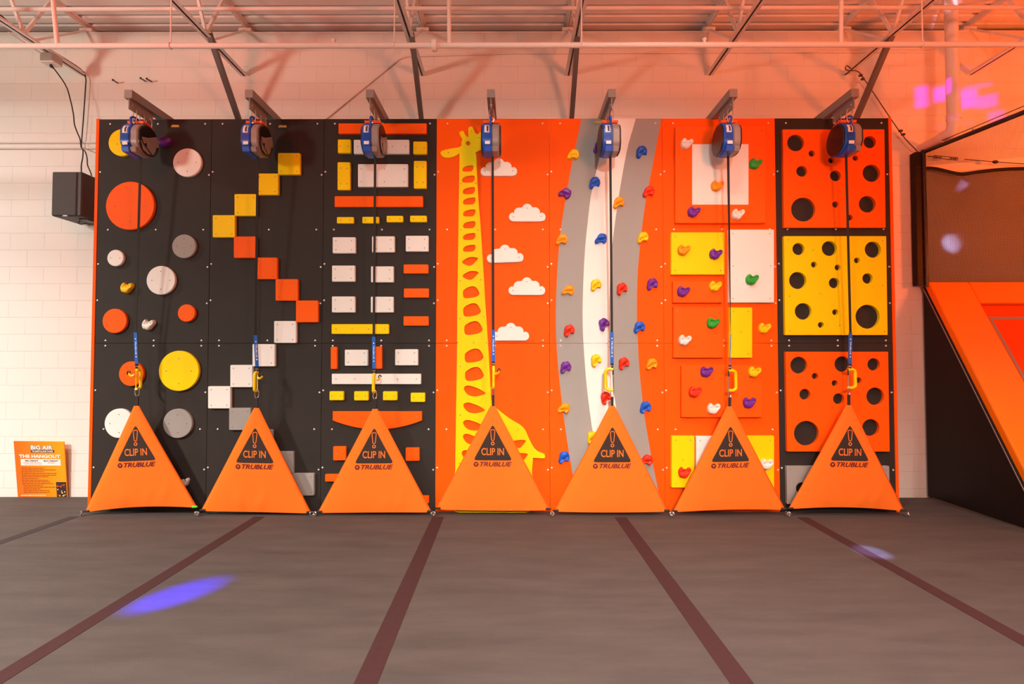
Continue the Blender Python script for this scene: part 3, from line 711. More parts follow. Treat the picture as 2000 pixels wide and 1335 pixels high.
HM = {k: hold_mesh(k) for k in ('purple', 'blue', 'red', 'green', 'amber', 'lemon', 'ivory')}
HB = dome_mesh('hold_bolt', 0.0075, 0.006, M['screw'])
def hold(u, v, mk, rot, Yp, label, group, sc=1.0):
    p = P(u, v, Yp - 0.025)
    o = bpy.data.objects.new('climbing_hold', HM[mk]); C.objects.link(o)
    o.location = (p.x, Yp, p.z); o.rotation_euler = (0, -math.radians(rot), 0); o.scale = (sc, 1, sc)
    tag(o, label, 'climbing hold', group)
    for x, z in ((-.26, .10), (.24, .14)):
        b = bpy.data.objects.new('bolt', HB); C.objects.link(b); b.parent = o; b.location = (x * .132, -.024, z * .112)
G1 = 'holds on the far left board'
hold(321.4, 277, 'purple', -10, D, 'purple hold beside the far left belay device', G1)
hold(247.5, 562, 'lemon', 0, D, 'yellow hold above the orange disc near the left edge', G1)
hold(289.5, 634, 'ivory', 0, D, 'white hold right of the far left webbing, above the seam', G1)
hold(361, 942, 'ivory', 20, D, 'white hold peeking out behind the far left orange gate', G1, .7)
G5 = 'holds on the striped board'
for u, v, mk, rot, lab in [
 (1119.4, 301, 'lemon', 185, 'topmost yellow hold on the left edge of the stripes'),
 (1169.5, 286, 'purple', 200, 'purple hold half hidden behind the fifth belay device'),
 (1252.4, 295.5, 'blue', 212, 'blue hold at the top of the right grey stripe'),
 (1160.6, 356, 'blue', 205, 'blue hold on the upper left edge of the white stripe'),
 (1104, 376.3, 'purple', 160, 'purple hold on the upper left edge of the stripes'),
 (1266.6, 373.5, 'red', 195, 'red hold on the upper right edge of the stripes'),
 (1207.5, 395, 'amber', 205, 'orange hold behind the fifth webbing'),
 (1096.4, 467, 'amber', 190, 'upper orange hold on the left edge of the stripes'),
 (1173.8, 465.4, 'blue', 185, 'blue hold in the middle of the white stripe'),
 (1255, 463, 'lemon', 200, 'yellow hold on the right edge of the stripes, below the red one'),
 (1110, 566, 'amber', 178, 'lower orange hold on the left grey stripe'),
 (1162.8, 555.6, 'lemon', 212, 'yellow hold on the white stripe above the purple one'),
 (1213.8, 563, 'red', 215, 'red hold on the right grey stripe above the seam'),
 (1273.2, 554, 'purple', 208, 'purple hold on the orange ground right of the stripes'),
 (1110.7, 644.6, 'red', 212, 'red hold on the left grey stripe just above the seam'),
 (1178.4, 632.6, 'purple', 230, 'purple hold on the white stripe left of the blue sleeve'),
 (1248.3, 638, 'blue', 202, 'blue hold on the right edge of the stripes just above the seam'),
 (1103.9, 716.5, 'purple', 208, 'purple hold on the left grey stripe below the seam'),
 (1163.2, 703, 'lemon', 222, 'yellow hold on the white stripe below the seam'),
 (1217.7, 709, 'red', 215, 'red hold on the right grey stripe below the seam'),
 (1272.2, 710.5, 'amber', 200, 'orange-yellow hold right of the stripes below the seam'),
 (1182.3, 776.4, 'red', 228, 'red hold beside the fifth gate loop'),
 (1101.2, 796.8, 'amber', 178, 'orange-yellow hold on the lower left edge of the stripes'),
 (1260.2, 794.7, 'blue', 205, 'blue hold on the lower right edge of the stripes'),
 (1156, 853.7, 'lemon', 215, 'yellow hold half hidden behind the fifth gate left edge'),
 (1100.6, 892.6, 'blue', 205, 'lowest blue hold, left of the fifth gate'),
 (1263.2, 898, 'red', 180, 'lowest red hold, behind the fifth gate right edge')]:
    hold(u, v, mk, rot, D, lab, G5)
G6 = 'holds on the sixth board'
PT = D - 0.045
for u, v, mk, yp, lab in [
 (1342.5, 280, 'ivory', PT, 'white hold at the upper left corner of the white inset'),
 (1476.5, 319.5, 'green', PT, 'green hold right of the white inset'),
 (1401.7, 362.5, 'amber', PT - .003, 'orange hold on the white inset panel'),
 (1356, 413.5, 'purple', PT, 'purple hold below the white inset panel'),
 (1442.6, 418.2, 'ivory', PT, 'white hold below the white inset, beside the webbing'),
 (1336.3, 488, 'amber', PT, 'orange hold on the yellow plate'),
 (1398.8, 496, 'purple', PT, 'purple hold on the yellow plate'),
 (1470, 545.6, 'green', PT, 'green hold on the white upright plate'),
 (1335.6, 569, 'purple', PT, 'purple hold on the low orange plate'),
 (1398, 559, 'lemon', PT, 'orange-yellow hold on the low orange plate'),
 (1393.7, 630.8, 'green', PT, 'green hold on the orange plate above the seam'),
 (1338.5, 664.3, 'ivory', PT, 'white hold on the orange plate over the seam'),
 (1494.3, 641, 'lemon', D, 'yellow hold right of the narrow yellow plate'),
 (1381.4, 725.8, 'purple', PT, 'upper purple hold on the wide orange plate'),
 (1474.8, 726.4, 'lemon', PT, 'yellow-orange hold on the wide orange plate'),
 (1358.3, 765.3, 'red', PT, 'red hold on the wide orange plate'),
 (1394.9, 798, 'ivory', PT, 'white hold at the bottom of the wide orange plate'),
 (1464.7, 786.3, 'purple', PT, 'lower purple hold on the wide orange plate, right of the loop'),
 (1338, 923, 'red', PT, 'red hold on the bottom left yellow plate'),
 (1498.8, 906.7, 'ivory', PT, 'white hold on the bottom right yellow plate')]:
    hold(u, v, mk, random.uniform(-4, 4), yp, lab, G6)

# small tan tags
for k, (u, v, yy, lab) in enumerate([(341, 245.5, D, 'small tan tag near the top of the far left board'), (551, 246, D, 'small tan tag near the top of the second board'), (1168, 238, D, 'small tan tag at the top of the striped board')]):
    c = XZ(u, v, yy - .012)
    o = MB().plate(round_poly([(c[0] - .046, c[1] - .013), (c[0] + .046, c[1] - .013), (c[0] + .046, c[1] + .010), (c[0] - .030, c[1] + .013)], .006, 2), yy, .012, .003).build('tan_tag', M['tag'], origin=(c[0], yy, c[1]))
    tag(o, lab, 'tag', 'tan tags on the climbing wall')

# ---------------------------------------------------------------- auto belay devices on their beams
BY = 5.17; BZ = 3.845
ordn = ['far left', 'second', 'third', 'middle', 'fifth', 'sixth', 'far right']
mid_of = ['over the round discs', 'over the zigzag squares', 'over the rectangular blocks', 'over the giraffe board', 'over the striped board', 'over the coloured plates', 'over the cheese-hole plates']
BX = [-3.825 + 1.2 * i for i in range(7)]
ZB0 = P(1000, 190, 5.0).z; ZB1 = P(1000, 174, 5.0).z; ZF = P(1000, 210, 5.0).z
def loop_pts(cx, cy, cz, h, wd, ang, n=14, tilt=0.0):
    """closed oval, tall h, wide wd, turned by ang about z"""
    pts = []
    for i in range(n):
        a = 2 * math.pi * i / n
        x = wd / 2 * math.copysign(abs(math.cos(a)) ** 0.7, math.cos(a)); z = h / 2 * math.copysign(abs(math.sin(a)) ** 0.8, math.sin(a))
        pts.append((cx + x * math.cos(ang) + z * tilt, cy + x * math.sin(ang), cz + z))
    return pts
sleeve_px = [((264.8, 649), (267, 711)), ((499, 654.5), (502, 716.5)), ((730, 657.4), (730.5, 720)), ((963.4, 644), (963.8, 706)), ((1195, 648), (1195.3, 710)), ((1427, 652), (1425.5, 713)), ((1661, 650), (1660, 711))]
loop_px = [(268, 770, 268, 794), (501.5, 774, 501.5, 796), (732, 776, 732.5, 798), (963.3, 768, 963.3, 792), (1195.6, 772, 1195.6, 793), (1425.3, 773, 1424.8, 793), (1657.8, 768, 1657.8, 791)]
YS = 5.285
def ring_profile(r, flat=-0.148, k=36):
    pts = []
    for i in range(k):
        a = 2 * math.pi * i / k
        y_, z_ = r * math.cos(a), r * 1.02 * math.sin(a)
        if z_ < flat: z_ = flat
        if y_ < -r * .93: y_ = -r * .93
        pts.append((y_, z_))
    return pts
def belay(i):
    X = BX[i]; root = empty('auto_belay', (X, BY, BZ - 0.16), f'blue and grey auto belay device with hanging webbing, {mid_of[i]}', 'auto belay', 'auto belay devices')
    org = root.location
    pf = lambda r, dz=0: [(BY + a, BZ + b + dz) for a, b in ring_profile(r)]
    MB().prism_x(pf(.163), X - .086, X + .006, .008).build('casing', M['blue_case'], root, org, True)
    g = MB().prism_x(pf(.160), X + .006, X + .084, .012)
    g.build('rear_casing', M['grey_case'], root, org, True)
    sd = MB().prism_x(pf(.150), X - .100, X - .0855, .010).build('side_cover', M['black'], root, org, True)
    sd2 = MB().prism_x(pf(.150), X + .0835, X + .097, .010).build('side_cover', M['black'], root, org, True)
    # grey face on the right side cover, with dark slots left between
    q = MB()
    for poly in ([(-.108, .002), (-.02, .026), (.105, .088), (.128, .05), (.136, -.01), (.10, -.028), (.088, -.075), (.05, -.122), (-.03, -.078), (-.032, -.032), (-.072, -.052)],
                 [(-.118, -.03), (-.09, -.062), (-.05, -.088), (.02, -.130), (-.02, -.138), (-.085, -.118)]):
        q.prism_x([(BY + a, BZ + b) for a, b in poly], X + .095, X + .103, .003)
    q.build('face_plate', M['grey_case'], root, org)
    # blue ribs and lower lip
    rb = MB()
    for k in range(6):
        z = BZ + .012 - k * .011
        rb.box(X - .074, X + .000, BY - .1615, BY - .1515, z - .0035, z + .0035)
    rb.build('grip_rib', M['blue_case'], root, org)
    lip = MB().prism_x([(BY - .150, BZ - .105), (BY - .165, BZ - .125), (BY - .150, BZ - .165), (BY + .02, BZ - .172), (BY + .04, BZ - .145)], X - .068, X + .010, .006)
    lip.build('nozzle', M['blue_case'], root, org)
    MB().prism_x([(BY - .140, BZ - .110), (BY - .152, BZ - .128), (BY - .136, BZ - .160), (BY + .02, BZ - .166), (BY + .04, BZ - .145)], X + .010, X + .07, .006).build('nozzle', M['grey_case'], root, org)
    # stickers
    st = MB().add([(X - .062, BY - .1285, BZ + .100), (X - .014, BY - .1285, BZ + .100), (X - .014, BY - .1555, BZ + .022), (X - .062, BY - .1555, BZ + .022)], [(0, 1, 2, 3)])
    def on_front(x0, x1, z0, z1, off):
        r = .163; vs = []; K = 6
        for k in range(K + 1):
            z = z0 + (z1 - z0) * k / K
            yv = -min(r * .93, math.sqrt(max(0, r * r - (z / 1.02) ** 2))) - off
            vs += [(X + x0, BY + yv, BZ + z), (X + x1, BY + yv, BZ + z)]
        return vs, [(2 * k, 2 * k + 1, 2 * k + 3, 2 * k + 2) for k in range(K)]
    s1 = MB().add(*on_front(-.064, -.016, .022, .104, .0015)).build('sticker', M['label_white'], root, org)
    tag(s1, 'white sticker')
    dk_ = MB().add(*on_front(-.042, -.024, .032, .094, .0028)); dk_.build('barcode', M['label_dark'], s1, org)
    tag(MB().box(X - .058, X - .008, BY - .158, BY - .150, BZ - .098, BZ - .066).build('sticker', M['label_white'], root, org), 'small pale lower sticker')
    # orange sling over the top
    ob = MB(); vs = []; K = 10
    for k in range(K + 1):
        a = math.radians(112 - 92 * k / K)
        for rr in (.166, .190):
            for sx in (-1, 1):
                wv = .080 * (1 - .3 * (k / K))
                vs.append((X + sx * wv, BY + rr * math.cos(a), BZ + rr * 1.02 * math.sin(a)))
    fs = []
    for k in range(K):
        b = 4 * k
        fs += [(b, b + 1, b + 5, b + 4), (b + 2, b + 3, b + 7, b + 6), (b, b + 2, b + 6, b + 4), (b + 1, b + 3, b + 7, b + 5)]
    fs += [(0, 1, 3, 2), (4 * K, 4 * K + 1, 4 * K + 3, 4 * K + 2)]
    ob.add(vs, fs).build('orange_sling', M['orange_web'], root, org, True)
    # blue carrying loop at the front top
    arch = [(X - .005, BY - .105, BZ + .125), (X - .005, BY - .125, BZ + .17), (X - .005, BY - .10, BZ + .205), (X - .005, BY - .05, BZ + .215), (X - .005, BY - .005, BZ + .20), (X - .005, BY + .01, BZ + .165)]
    MB().tube(curve_path(arch, 5), .0105, 8).build('carrying_handle', M['blue_case'], root, org, True)
    # steel hooks up to the fin of the beam
    for k, yy in enumerate((5.09, 5.19, 5.29)):
        zc = (ZF + .030 + BZ + .150) / 2; hh = (ZF + .030) - (BZ + .150)
        MB().tube(loop_pts(X + .004, yy, zc, max(.10, hh), .052, .35 * (k - 1), 16), .0042, 7, True).build('steel_hook', M['steel'], root, org, True)
    # webbing, blue sleeve, swivel, carabiner
    (su, sv), (eu, ev) = sleeve_px[i]
    top = Vector((X + .012, BY, BZ - .165)); a = P(su, sv, YS - .012); b = P(eu, ev, YS)
    def ribbon(p, q, wd, th, seg=6, tw0=0, tw1=0):
        m = MB(); vs = []; fs = []
        for k in range(seg + 1):
            t = k / seg; c = p.lerp(q, t); an = tw0 + (tw1 - tw0) * t
            dx = Vector((math.cos(an), math.sin(an), 0)); dy = Vector((-math.sin(an), math.cos(an), 0))
            for s, r in ((-1, -1), (1, -1), (1, 1), (-1, 1)): vs.append(c + dx * wd / 2 * s + dy * th / 2 * r)
        for k in range(seg):
            for j in range(4): fs.append((4 * k + j, 4 * k + (j + 1) % 4, 4 * k + 4 + (j + 1) % 4, 4 * k + 4 + j))
        fs += [(3, 2, 1, 0), tuple(4 * seg + j for j in range(4))]
        return m.add(vs, fs)
    tw = 1.15 if i == 5 else (0.55 if i == 1 else 0.0)
    ribbon(top, a, .024, .004, 10, 0, tw).build('webbing', M['black_web'], root, org)
    sl = ribbon(a, b, .034, .008, 6, tw, tw).build('webbing_sleeve', M['blue_web'], root, org)
    if tw < 1:
        vs, fs = text_shape('TRUBLUE', 0.02, 0.0)
        L = (a - b).length; ax = (b - a).normalized(); ww = Vector((math.cos(tw), math.sin(tw), 0)); nn = Vector((math.sin(tw), -math.cos(tw), 0))
        lt = MB().add([a + ax * L * (.27 + .42 * x) + ww * (y_ - .5) * .014 + nn * .0052 for x, y_ in vs], fs)
        for f in (.20, .76):
            c = a + ax * L * f + nn * .0052
            lt.add([c + ax * .007 * math.cos(k * math.pi / 6) + ww * .007 * math.sin(k * math.pi / 6) for k in range(12)], [tuple(range(12))])
        lt.build('sleeve_lettering', M['label_white'], sl, org)
    zz = b.z; lu, lv, lu2, lv2 = loop_px[i]; L0 = P(lu, lv, YS)
    gap = zz - L0.z                      # height from sleeve end to gate loop
    sw = MB().tube([b + Vector((0, 0, .004)), b - Vector((0, 0, .020)), b - Vector((0, 0, .024)), b - Vector((0, 0, .045)), b - Vector((0, 0, .066))], [.016, .016, .010, .013, .009], 10)
    sw.build('swivel', M['black'], root, org, True)
    MB().tube([b - Vector((0, 0, .014)), b - Vector((0, 0, .026))], .0175, 10).build('swivel_collar', M['steel'], root, org, True)
    c_top = zz - .058; c_bot = L0.z + .060; hgt = c_top - c_bot; cx = (b.x + L0.x) / 2; cy = YS
    face = i in (4, 5, 6)
    sgn = -1 if i in (4, 0) else 1
    ang = 0.12 if face else -1.5 * (-1 if i in (4, 0) else 1)
    wd = .078 if face else .070
    # D shaped yellow carabiner: spine on one side
    ax = Vector((math.cos(ang), math.sin(ang) * sgn, 0)) * sgn
    base = Vector((cx, cy, c_bot)) - ax * .012
    dpts = [(0, 0), (.5, -.02), (.92, .06), (1.0, .2), (1.0, .5), (1.0, .8), (.9, .95), (.5, 1.03), (0, 1.0)]
    path = [base + ax * (wd * x) + Vector((0, 0, hgt * z)) for x, z in dpts]
    MB().tube(curve_path(path, 4), .0165 if face else .0145, 10).build('carabiner', M['yellow_paint'], root, org, True)
    MB().tube([base + Vector((0, 0, hgt * .04)), base + Vector((0, 0, hgt * .3)), base + Vector((0, 0, hgt * .96))], .0055, 8).build('carabiner_gate', M['yellow_paint'] if not face else M['steel'], root, org, True)
    if not face:
        tr = base + Vector((sgn * .010, -.012, hgt * .74))
        hook = [tr, tr + Vector((sgn * .020, -.006, -.012)), tr + Vector((sgn * .040, -.008, .000)), tr + Vector((sgn * .048, -.008, .016))]
        MB().tube(curve_path(hook, 4), .011, 8).build('trigger_arm', M['yellow_paint'], root, org, True)
        h2 = tr + Vector((sgn * .050, -.010, .020))
        MB().tube([h2 + Vector((.014 * math.cos(k * .5), -.002, .020 * math.sin(k * .5))) for k in range(9)], .0065, 7).build('trigger', M['black'], root, org, True)
    else:
        MB().tube([Vector((cx - ax.x * .012, cy, c_top + .012)), Vector((cx - ax.x * .012, cy, c_top - .055))], .007, 8).build('trigger', M['black'], root, org, True)
for i in range(7): belay(i)

for i in range(7):
    X = BX[i]; root = empty('support_beam', (X, 5.0, ZB0), f'grey steel support arm jutting out above the wall top, {mid_of[i]}', 'beam', 'belay support arms')
    org = root.location; hw = 0.0385
    MB().box(X - hw, X + hw, 5.0, WALL_Y, ZB0, ZB1).build('square_tube', M['beam_grey'], root, org)
    f = MB().box(X - .005, X + .005, 5.012, 5.35, ZF, ZB0 + .001)
    f.build('hanger_plate', M['beam_grey'], root, org)
    for yy in (5.05, 5.33): MB().tube([(X - .012, yy, ZF + .05), (X + .012, yy, ZF + .05)], .006, 8).build('bolt', M['bolt'], root, org)

# ---------------------------------------------------------------- orange gates
gate_px = [((266.5, 792), (165.5, 1000), (386, 991)), ((501, 796), (392, 997.5), (609, 1002)), ((732.5, 798), (620, 1001), (844, 1000)), ((962.5, 792.5), (851, 994), (1075.5, 995.5)),
           ((1195.6, 792), (1081, 998.5), (1306.5, 998.5)), ((1424.7, 793), (1313, 1000), (1534.5, 995)), ((1657.7, 790.5), (1539, 994), (1767.5, 998))]
sag = [-7, -1, -1, 1, 1, -3.5, -6.5]     # how far the hem rises in the middle (px)
def gate(i):
    a, bl, br = gate_px[i]
    A = P(*a, 5.285); B = P(*bl, 5.345); Cc = P(*br, 5.345)
    B.z = max(B.z, .012); Cc.z = max(Cc.z, .012)
    mid = (B + Cc) / 2; root = empty('gate', (mid.x, mid.y, 0), f'triangular orange padded gate clipped below the {ordn[i]} webbing, {mid_of[i].replace("over", "before")}', 'gate', 'orange triangular clip-in gates')
    org = root.location
    ex = (Cc - B); W = ex.length; ex.normalize(); H = (A - mid).length; ey = (A - mid).normalized(); nrm = ex.cross(ey).normalized()
    if nrm.y > 0: nrm = -nrm
    rise = -sag[i] * 5.345 / F
    rnd = random.Random(20 + i)
    wr = [(rnd.uniform(-.4, .45), rnd.uniform(2.2, 3.6), rnd.uniform(.5, .9), rnd.uniform(.010, .020)) for _ in range(7)]
    def half(t): return (1 - t) * W / 2 + t * .026
    def surf(s, t, off=0.0, side=1):
        """s -1..1 across, t 0..1 up"""
        hw = half(t) + math.sin(math.pi * min(1, t)) * -.004
        x = s * hw; yv = t * H + rise * (1 - s * s) * (1 - t) ** 4
        bul = .034 * (1 - s ** 4) * (math.sin(math.pi * min(1, t * .93 + .04)) ** .6)
        xx = (x / (W / 2)); wk = 0
        for x0, fr, ln, am in wr:
            d = (xx - x0) - (t * .55 * (1 if x0 > 0 else -1))
            wk += am * math.exp(-(d / .035) ** 2) * max(0, 1 - t / (ln * .34)) * (t * 9 if t < .11 else 1)
        return mid + ex * x + ey * yv + nrm * (side * bul + wk * (side > 0) + off)
    NS, NT = 28, 30; m = MB()
    for side in (1, -1):
        vs = [surf(-1 + 2 * k / NS, r / NT, 0, side) for r in range(NT + 1) for k in range(NS + 1)]
        m.add(vs, [(r * (NS + 1) + k, r * (NS + 1) + k + 1, (r + 1) * (NS + 1) + k + 1, (r + 1) * (NS + 1) + k) for r in range(NT) for k in range(NS)])
    o = m.build('gate_cover', M['fabric'], root, org, True)
    bm = bmesh.new(); bm.from_mesh(o.data); bmesh.ops.remove_doubles(bm, verts=bm.verts, dist=.0004); bmesh.ops.recalc_face_normals(bm, faces=bm.faces); bm.to_mesh(o.data); bm.free()
    # print, laid out in units of gate height/width measured on the fourth gate
    px = 5.31 / F
    def on(xp, yp, off=.0022):
        """print coordinates: px right of the axis, px up from the hem"""
        t = yp * px / H; hw = half(t); s = xp * px / hw
        # follow the bulge only
        bul = .034 * (1 - s ** 4) * (math.sin(math.pi * min(1, t * .93 + .04)) ** .6)
        return mid + ex * (xp * px) + ey * (t * H) + nrm * (bul + off)
    tri = round_poly([(-37.5, 98.5), (37.5, 98.5), (0, 168)], 6, 5)
    def area_print(outline, off, name, mk, parent):
        cx = sum(p[0] for p in outline) / len(outline); cy = sum(p[1] for p in outline) / len(outline); K = 8; n = len(outline)
        vs = [on(cx + (x - cx) * k / K, cy + (y_ - cy) * k / K, off) for k in range(1, K + 1) for x, y_ in outline] + [on(cx, cy, off)]
        fs = [(n * K, j, (j + 1) % n) for j in range(n)]
        for k in range(K - 1):
            for j in range(n): fs.append((k * n + j, k * n + (j + 1) % n, (k + 1) * n + (j + 1) % n, (k + 1) * n + j))
        return MB().add(vs, fs).build(name, M[mk], parent, org)
    dense = []
    for j in range(len(tri)):
        p, q = tri[j], tri[(j + 1) % len(tri)]
        k = max(1, int(math.dist(p, q) / 5)); dense += [(p[0] + (q[0] - p[0]) * u / k, p[1] + (q[1] - p[1]) * u / k) for u in range(k)]
    sign = area_print(dense, .0025, 'warning_print', 'print', root)
    tag(sign, 'black triangle printed with an exclamation mark')
    # exclamation mark as an outline
    ex_o = round_poly([(-3.0, 136.2), (3.0, 136.2), (5.0, 158.5), (-5.0, 158.5)], 4.2, 5); ex_i = inset(ccw(ex_o), 1.35)
    em = MB(); n = len(ex_o); oo = ccw(ex_o)
    em.add([on(x, y_, .004) for x, y_ in oo] + [on(x, y_, .004) for x, y_ in ex_i], [(j, (j + 1) % n, n + (j + 1) % n, n + j) for j in range(n)])
    c1 = circle(0, 131.2, 3.5, 18); c2 = circle(0, 131.2, 1.9, 18)
    em.add([on(x, y_, .004) for x, y_ in c1] + [on(x, y_, .004) for x, y_ in c2], [(j, (j + 1) % 18, 18 + (j + 1) % 18, 18 + j) for j in range(18)])
    em.build('exclamation_mark', M['print_orange'], sign, org)
    vs, fs = text_shape('CLIP IN', 0.012, 0)
    MB().add([on(-22 + 43.5 * x, 108.5 + 14 * y_, .004) for x, y_ in vs], fs).build('clip_in_lettering', M['print_orange'], sign, org)
    vs, fs = text_shape('TRUBLUE', 0.028, 0.30)
    lg = MB().add([on(-25 + 61.5 * x, 86.5 + 9 * y_, .0025) for x, y_ in vs], fs).build('maker_lettering', M['print_maroon'], root, org)
    # round emblem left of the lettering: ring of dark with a light triangle
    cx, cy = -32.5, 90.6; em = MB(); K = 24
    outer = [(cx + 4.8 * math.cos(2 * math.pi * j / K + math.pi / 6), cy + 4.8 * math.sin(2 * math.pi * j / K + math.pi / 6)) for j in range(K)]
    tr3 = [(cx + 3.1 * math.cos(a), cy + .4 + 3.1 * math.sin(a)) for a in (math.pi / 6, math.pi * 5 / 6, math.pi * 1.5)]
    inner = []
    for j in range(K):
        seg = j // 8; f = (j % 8) / 8; p, q = tr3[seg], tr3[(seg + 1) % 3]
        inner.append((p[0] + (q[0] - p[0]) * f, p[1] + (q[1] - p[1]) * f))
    em.add([on(x, y_, .0025) for x, y_ in outer] + [on(x, y_, .0025) for x, y_ in inner], [(j, (j + 1) % K, K + (j + 1) % K, K + j) for j in range(K)])
    em.build('maker_emblem', M['print_maroon'], root, org)
    # loop, steel link, corner hooks
    u, v, u2, v2 = loop_px[i]; p = P(u, v, 5.285); q = P(u2, v2, 5.285)
    MB().bar(p + Vector((0, 0, -.012)), q + Vector((0, 0, -.02)), .026, .012).build('webbing_loop', M['black_web'], root, org)
    MB().tube(loop_pts(p.x, p.y, p.z + .028, .088, .036, .5, 18), .0048, 8, True).build('steel_link', M['steel'], root, org, True)
    for cpt, sx in ((B, -1), (Cc, 1)):
        c = cpt + Vector((sx * .012, -.015, .012)); c.z = .030
        MB().tube([c + Vector((sx * .015 * math.cos(t_), -.018 + .012 * math.cos(t_), .019 * math.sin(t_))) for t_ in [k * math.pi / 7 for k in range(14)]], .0052, 7, True).build('corner_hook', M['steel'], root, org, True)
        MB().tube([cpt - ex * sx * .05 + Vector((0, -.004, .012)), cpt + Vector((sx * .004, -.012, .014))], [.012, .010], 8).build('corner_strap', M['green_web'] if (i == 0 and sx == 1) else M['black_web'], root, org, True)
for i in range(7): gate(i)
# floor anchors between the gates
anch = [(162, 1006), (387, 1003), (613, 1007), (848, 1004), (1077.5, 1004), (1309.5, 1004), (1536, 1003), (1771, 1006)]
an_lab = ['far left steel floor anchor by the first gate corner', 'steel floor anchor between the first and second gates', 'steel floor anchor between the second and third gates', 'steel floor anchor between the third and giraffe gates',
          'steel floor anchor between the giraffe and striped-board gates', 'steel floor anchor between the fifth and sixth gates', 'steel floor anchor between the sixth and far right gates', 'far right steel floor anchor by the last gate corner']
for (u, v), lab in zip(anch, an_lab):
    p = fp(u, v)
    m = MB(); vs = circle(p.x, p.y, .022, 14)
    m.add([(x, y_, 0) for x, y_ in vs] + [(x, y_, .006) for x, y_ in vs], [tuple(range(14, 28))] + [(j, (j + 1) % 14, 14 + (j + 1) % 14, 14 + j) for j in range(14)])
    m.tube([(p.x - .012, p.y, .004), (p.x - .012, p.y, .018), (p.x, p.y, .025), (p.x + .012, p.y, .018), (p.x + .012, p.y, .004)], .004, 7)
    tag(m.build('floor_anchor', M['strut_grey'], origin=(p.x, p.y, 0)), lab, 'anchor', 'floor anchors')

# ---------------------------------------------------------------- roof joists, braces, pipes
JY1 = WALL_Y
chord_end = [(167, 150), (478, 148), (825, 148), (1110, 148), (1385, 148), (1650, 148), (1895, 148)]
ZC = P(1000, 148, JY1).z
jlab = ['above the loudspeaker, far left', 'above the zigzag squares', 'above the rectangular blocks', 'right of the roof centre', 'above the striped board', 'above the far right belay device', 'beside the big drain pipe, far right']
JX = []
NODE = 5.36
for k, (u, v) in enumerate(chord_end):
    X = P(u, v, JY1).x; JX.append(X)
    root = empty('roof_joist', (X, 0, ZC), f'white steel roof joist {jlab[k]}', 'joist', 'roof joists'); org = root.location
    y0 = -6.5; zt = DECK_Z - .002
    for nm, za, zb, ya in (('bottom_chord', ZC, ZC + .045, JY1), ('top_chord', zt - .05, zt, 6.30)):
        m = MB()
        for sx in (-1, 1):
            m.box(X + sx * .004, X + sx * .010, y0, ya, za, zb)
            zl = za if nm == 'bottom_chord' else zb - .006
            m.box(X + min(sx * .004, sx * .046), X + max(sx * .004, sx * .046), y0, ya, zl, zl + .006)
        m.build(nm, M['white_steel'], root, org)
    MB().box(X - .075, X + .075, JY1 - .02, 6.30, WALL_TOP + .001, zt - .05).build('bearing_seat', M['white_steel'], root, org)
    MB().bar((X, NODE + .12, ZC + .03), (X, JY1 - .03, zt - .09), .022, .022).build('web_bar', M['white_steel'], root, org)
    y = NODE
    n = 0
    while y > 1.0:
        MB().bar((X - .002, y, ZC + .02), (X - .002, y + .31, zt - .03), .028, .028).build('web_bar', M['white_steel'], root, org)
        MB().bar((X + .002, y, ZC + .02), (X + .002, y - .31, zt - .03), .028, .028).build('web_bar', M['white_steel'], root, org)
        y -= .62
# dark struts from joists down behind the climbing wall
for k, lab in ((1, 'dark steel strut slanting down behind the zigzag board'), (2, 'dark steel strut slanting down behind the third board'), (3, 'dark steel strut slanting down left of the striped board'), (5, 'dark steel strut slanting down beside the far right belay device')):
    X = JX[k] + .02
    a = Vector((X, NODE, ZC + .03)); b = Vector((X, 6.06, P(1000, 236, 6.06).z - .12))
    m = MB(); d = (b - a).normalized(); nn = Vector((0, d.z, -d.y))
    m.bar(a, b, .052, .006); 
    off = nn * .024
    m.bar(a + Vector((.024, 0, 0)) - off, b + Vector((.024, 0, 0)) - off, .005, .05)
    m.bar(a + Vector((-.024, 0, 0)) - off, b + Vector((-.024, 0, 0)) - off, .005, .05)
    o = m.build('diagonal_strut', M['strut_grey'], origin=a); tag(o, lab, 'strut', 'dark diagonal struts')

PY = 4.5
zp = P(1000, 88.5, PY).z
root = empty('sprinkler_pipe', (0, PY, zp), 'white main sprinkler pipe crossing the whole roof low down', 'pipe'); org = root.location
MB().tube([(-9, PY, zp), (9, PY, zp)], .0235, 14).build('main_run', M['white_steel'], root, org, True)
for (u0, u1, r) in ((103.5, 112, .018), (877, 877.5, .018), (1643, 1642, .018)):
    a = P(u0, 0, PY); b = P(u1, 88.5, PY); dd = a - b
    MB().tube([b + dd * 1.35, b], r, 12).build('drop_pipe', M['white_steel'], root, org, True)
for u in (848.5,):
    x = P(u, 88, PY).x
    MB().tube([(x - .022, PY, zp), (x - .020, PY, zp), (x + .020, PY, zp), (x + .022, PY, zp)], [.030, .050, .050, .030], 14).build('coupling', M['white_steel'], root, org, True)
for u in (652, 1376):
    x = P(u, 88, PY).x
    MB().tube([(x, PY, zp + .015), (x, PY, zp + .042), (x, PY, zp + .055), (x, PY, zp + .066)], [.014, .014, .022, .008], 10).build('sprinkler_head', M['white_steel'], root, org, True)
for u in (333, 770, 1136, 1802):
    x = P(u, 88, PY).x
    MB().tube([(x, PY, zp + .02), (x, PY, DECK_Z)], .006, 7).build('hanger_rod', M['white_steel'], root, org, True)
    MB().tube([(x, PY + .027 * math.cos(t), zp + .027 * math.sin(t)) for t in [j * math.pi / 8 for j in range(16)]], .004, 6, True).build('hanger_ring', M['white_steel'], root, org, True)
UY = 5.25; zu = P(1000, 16.5, UY).z
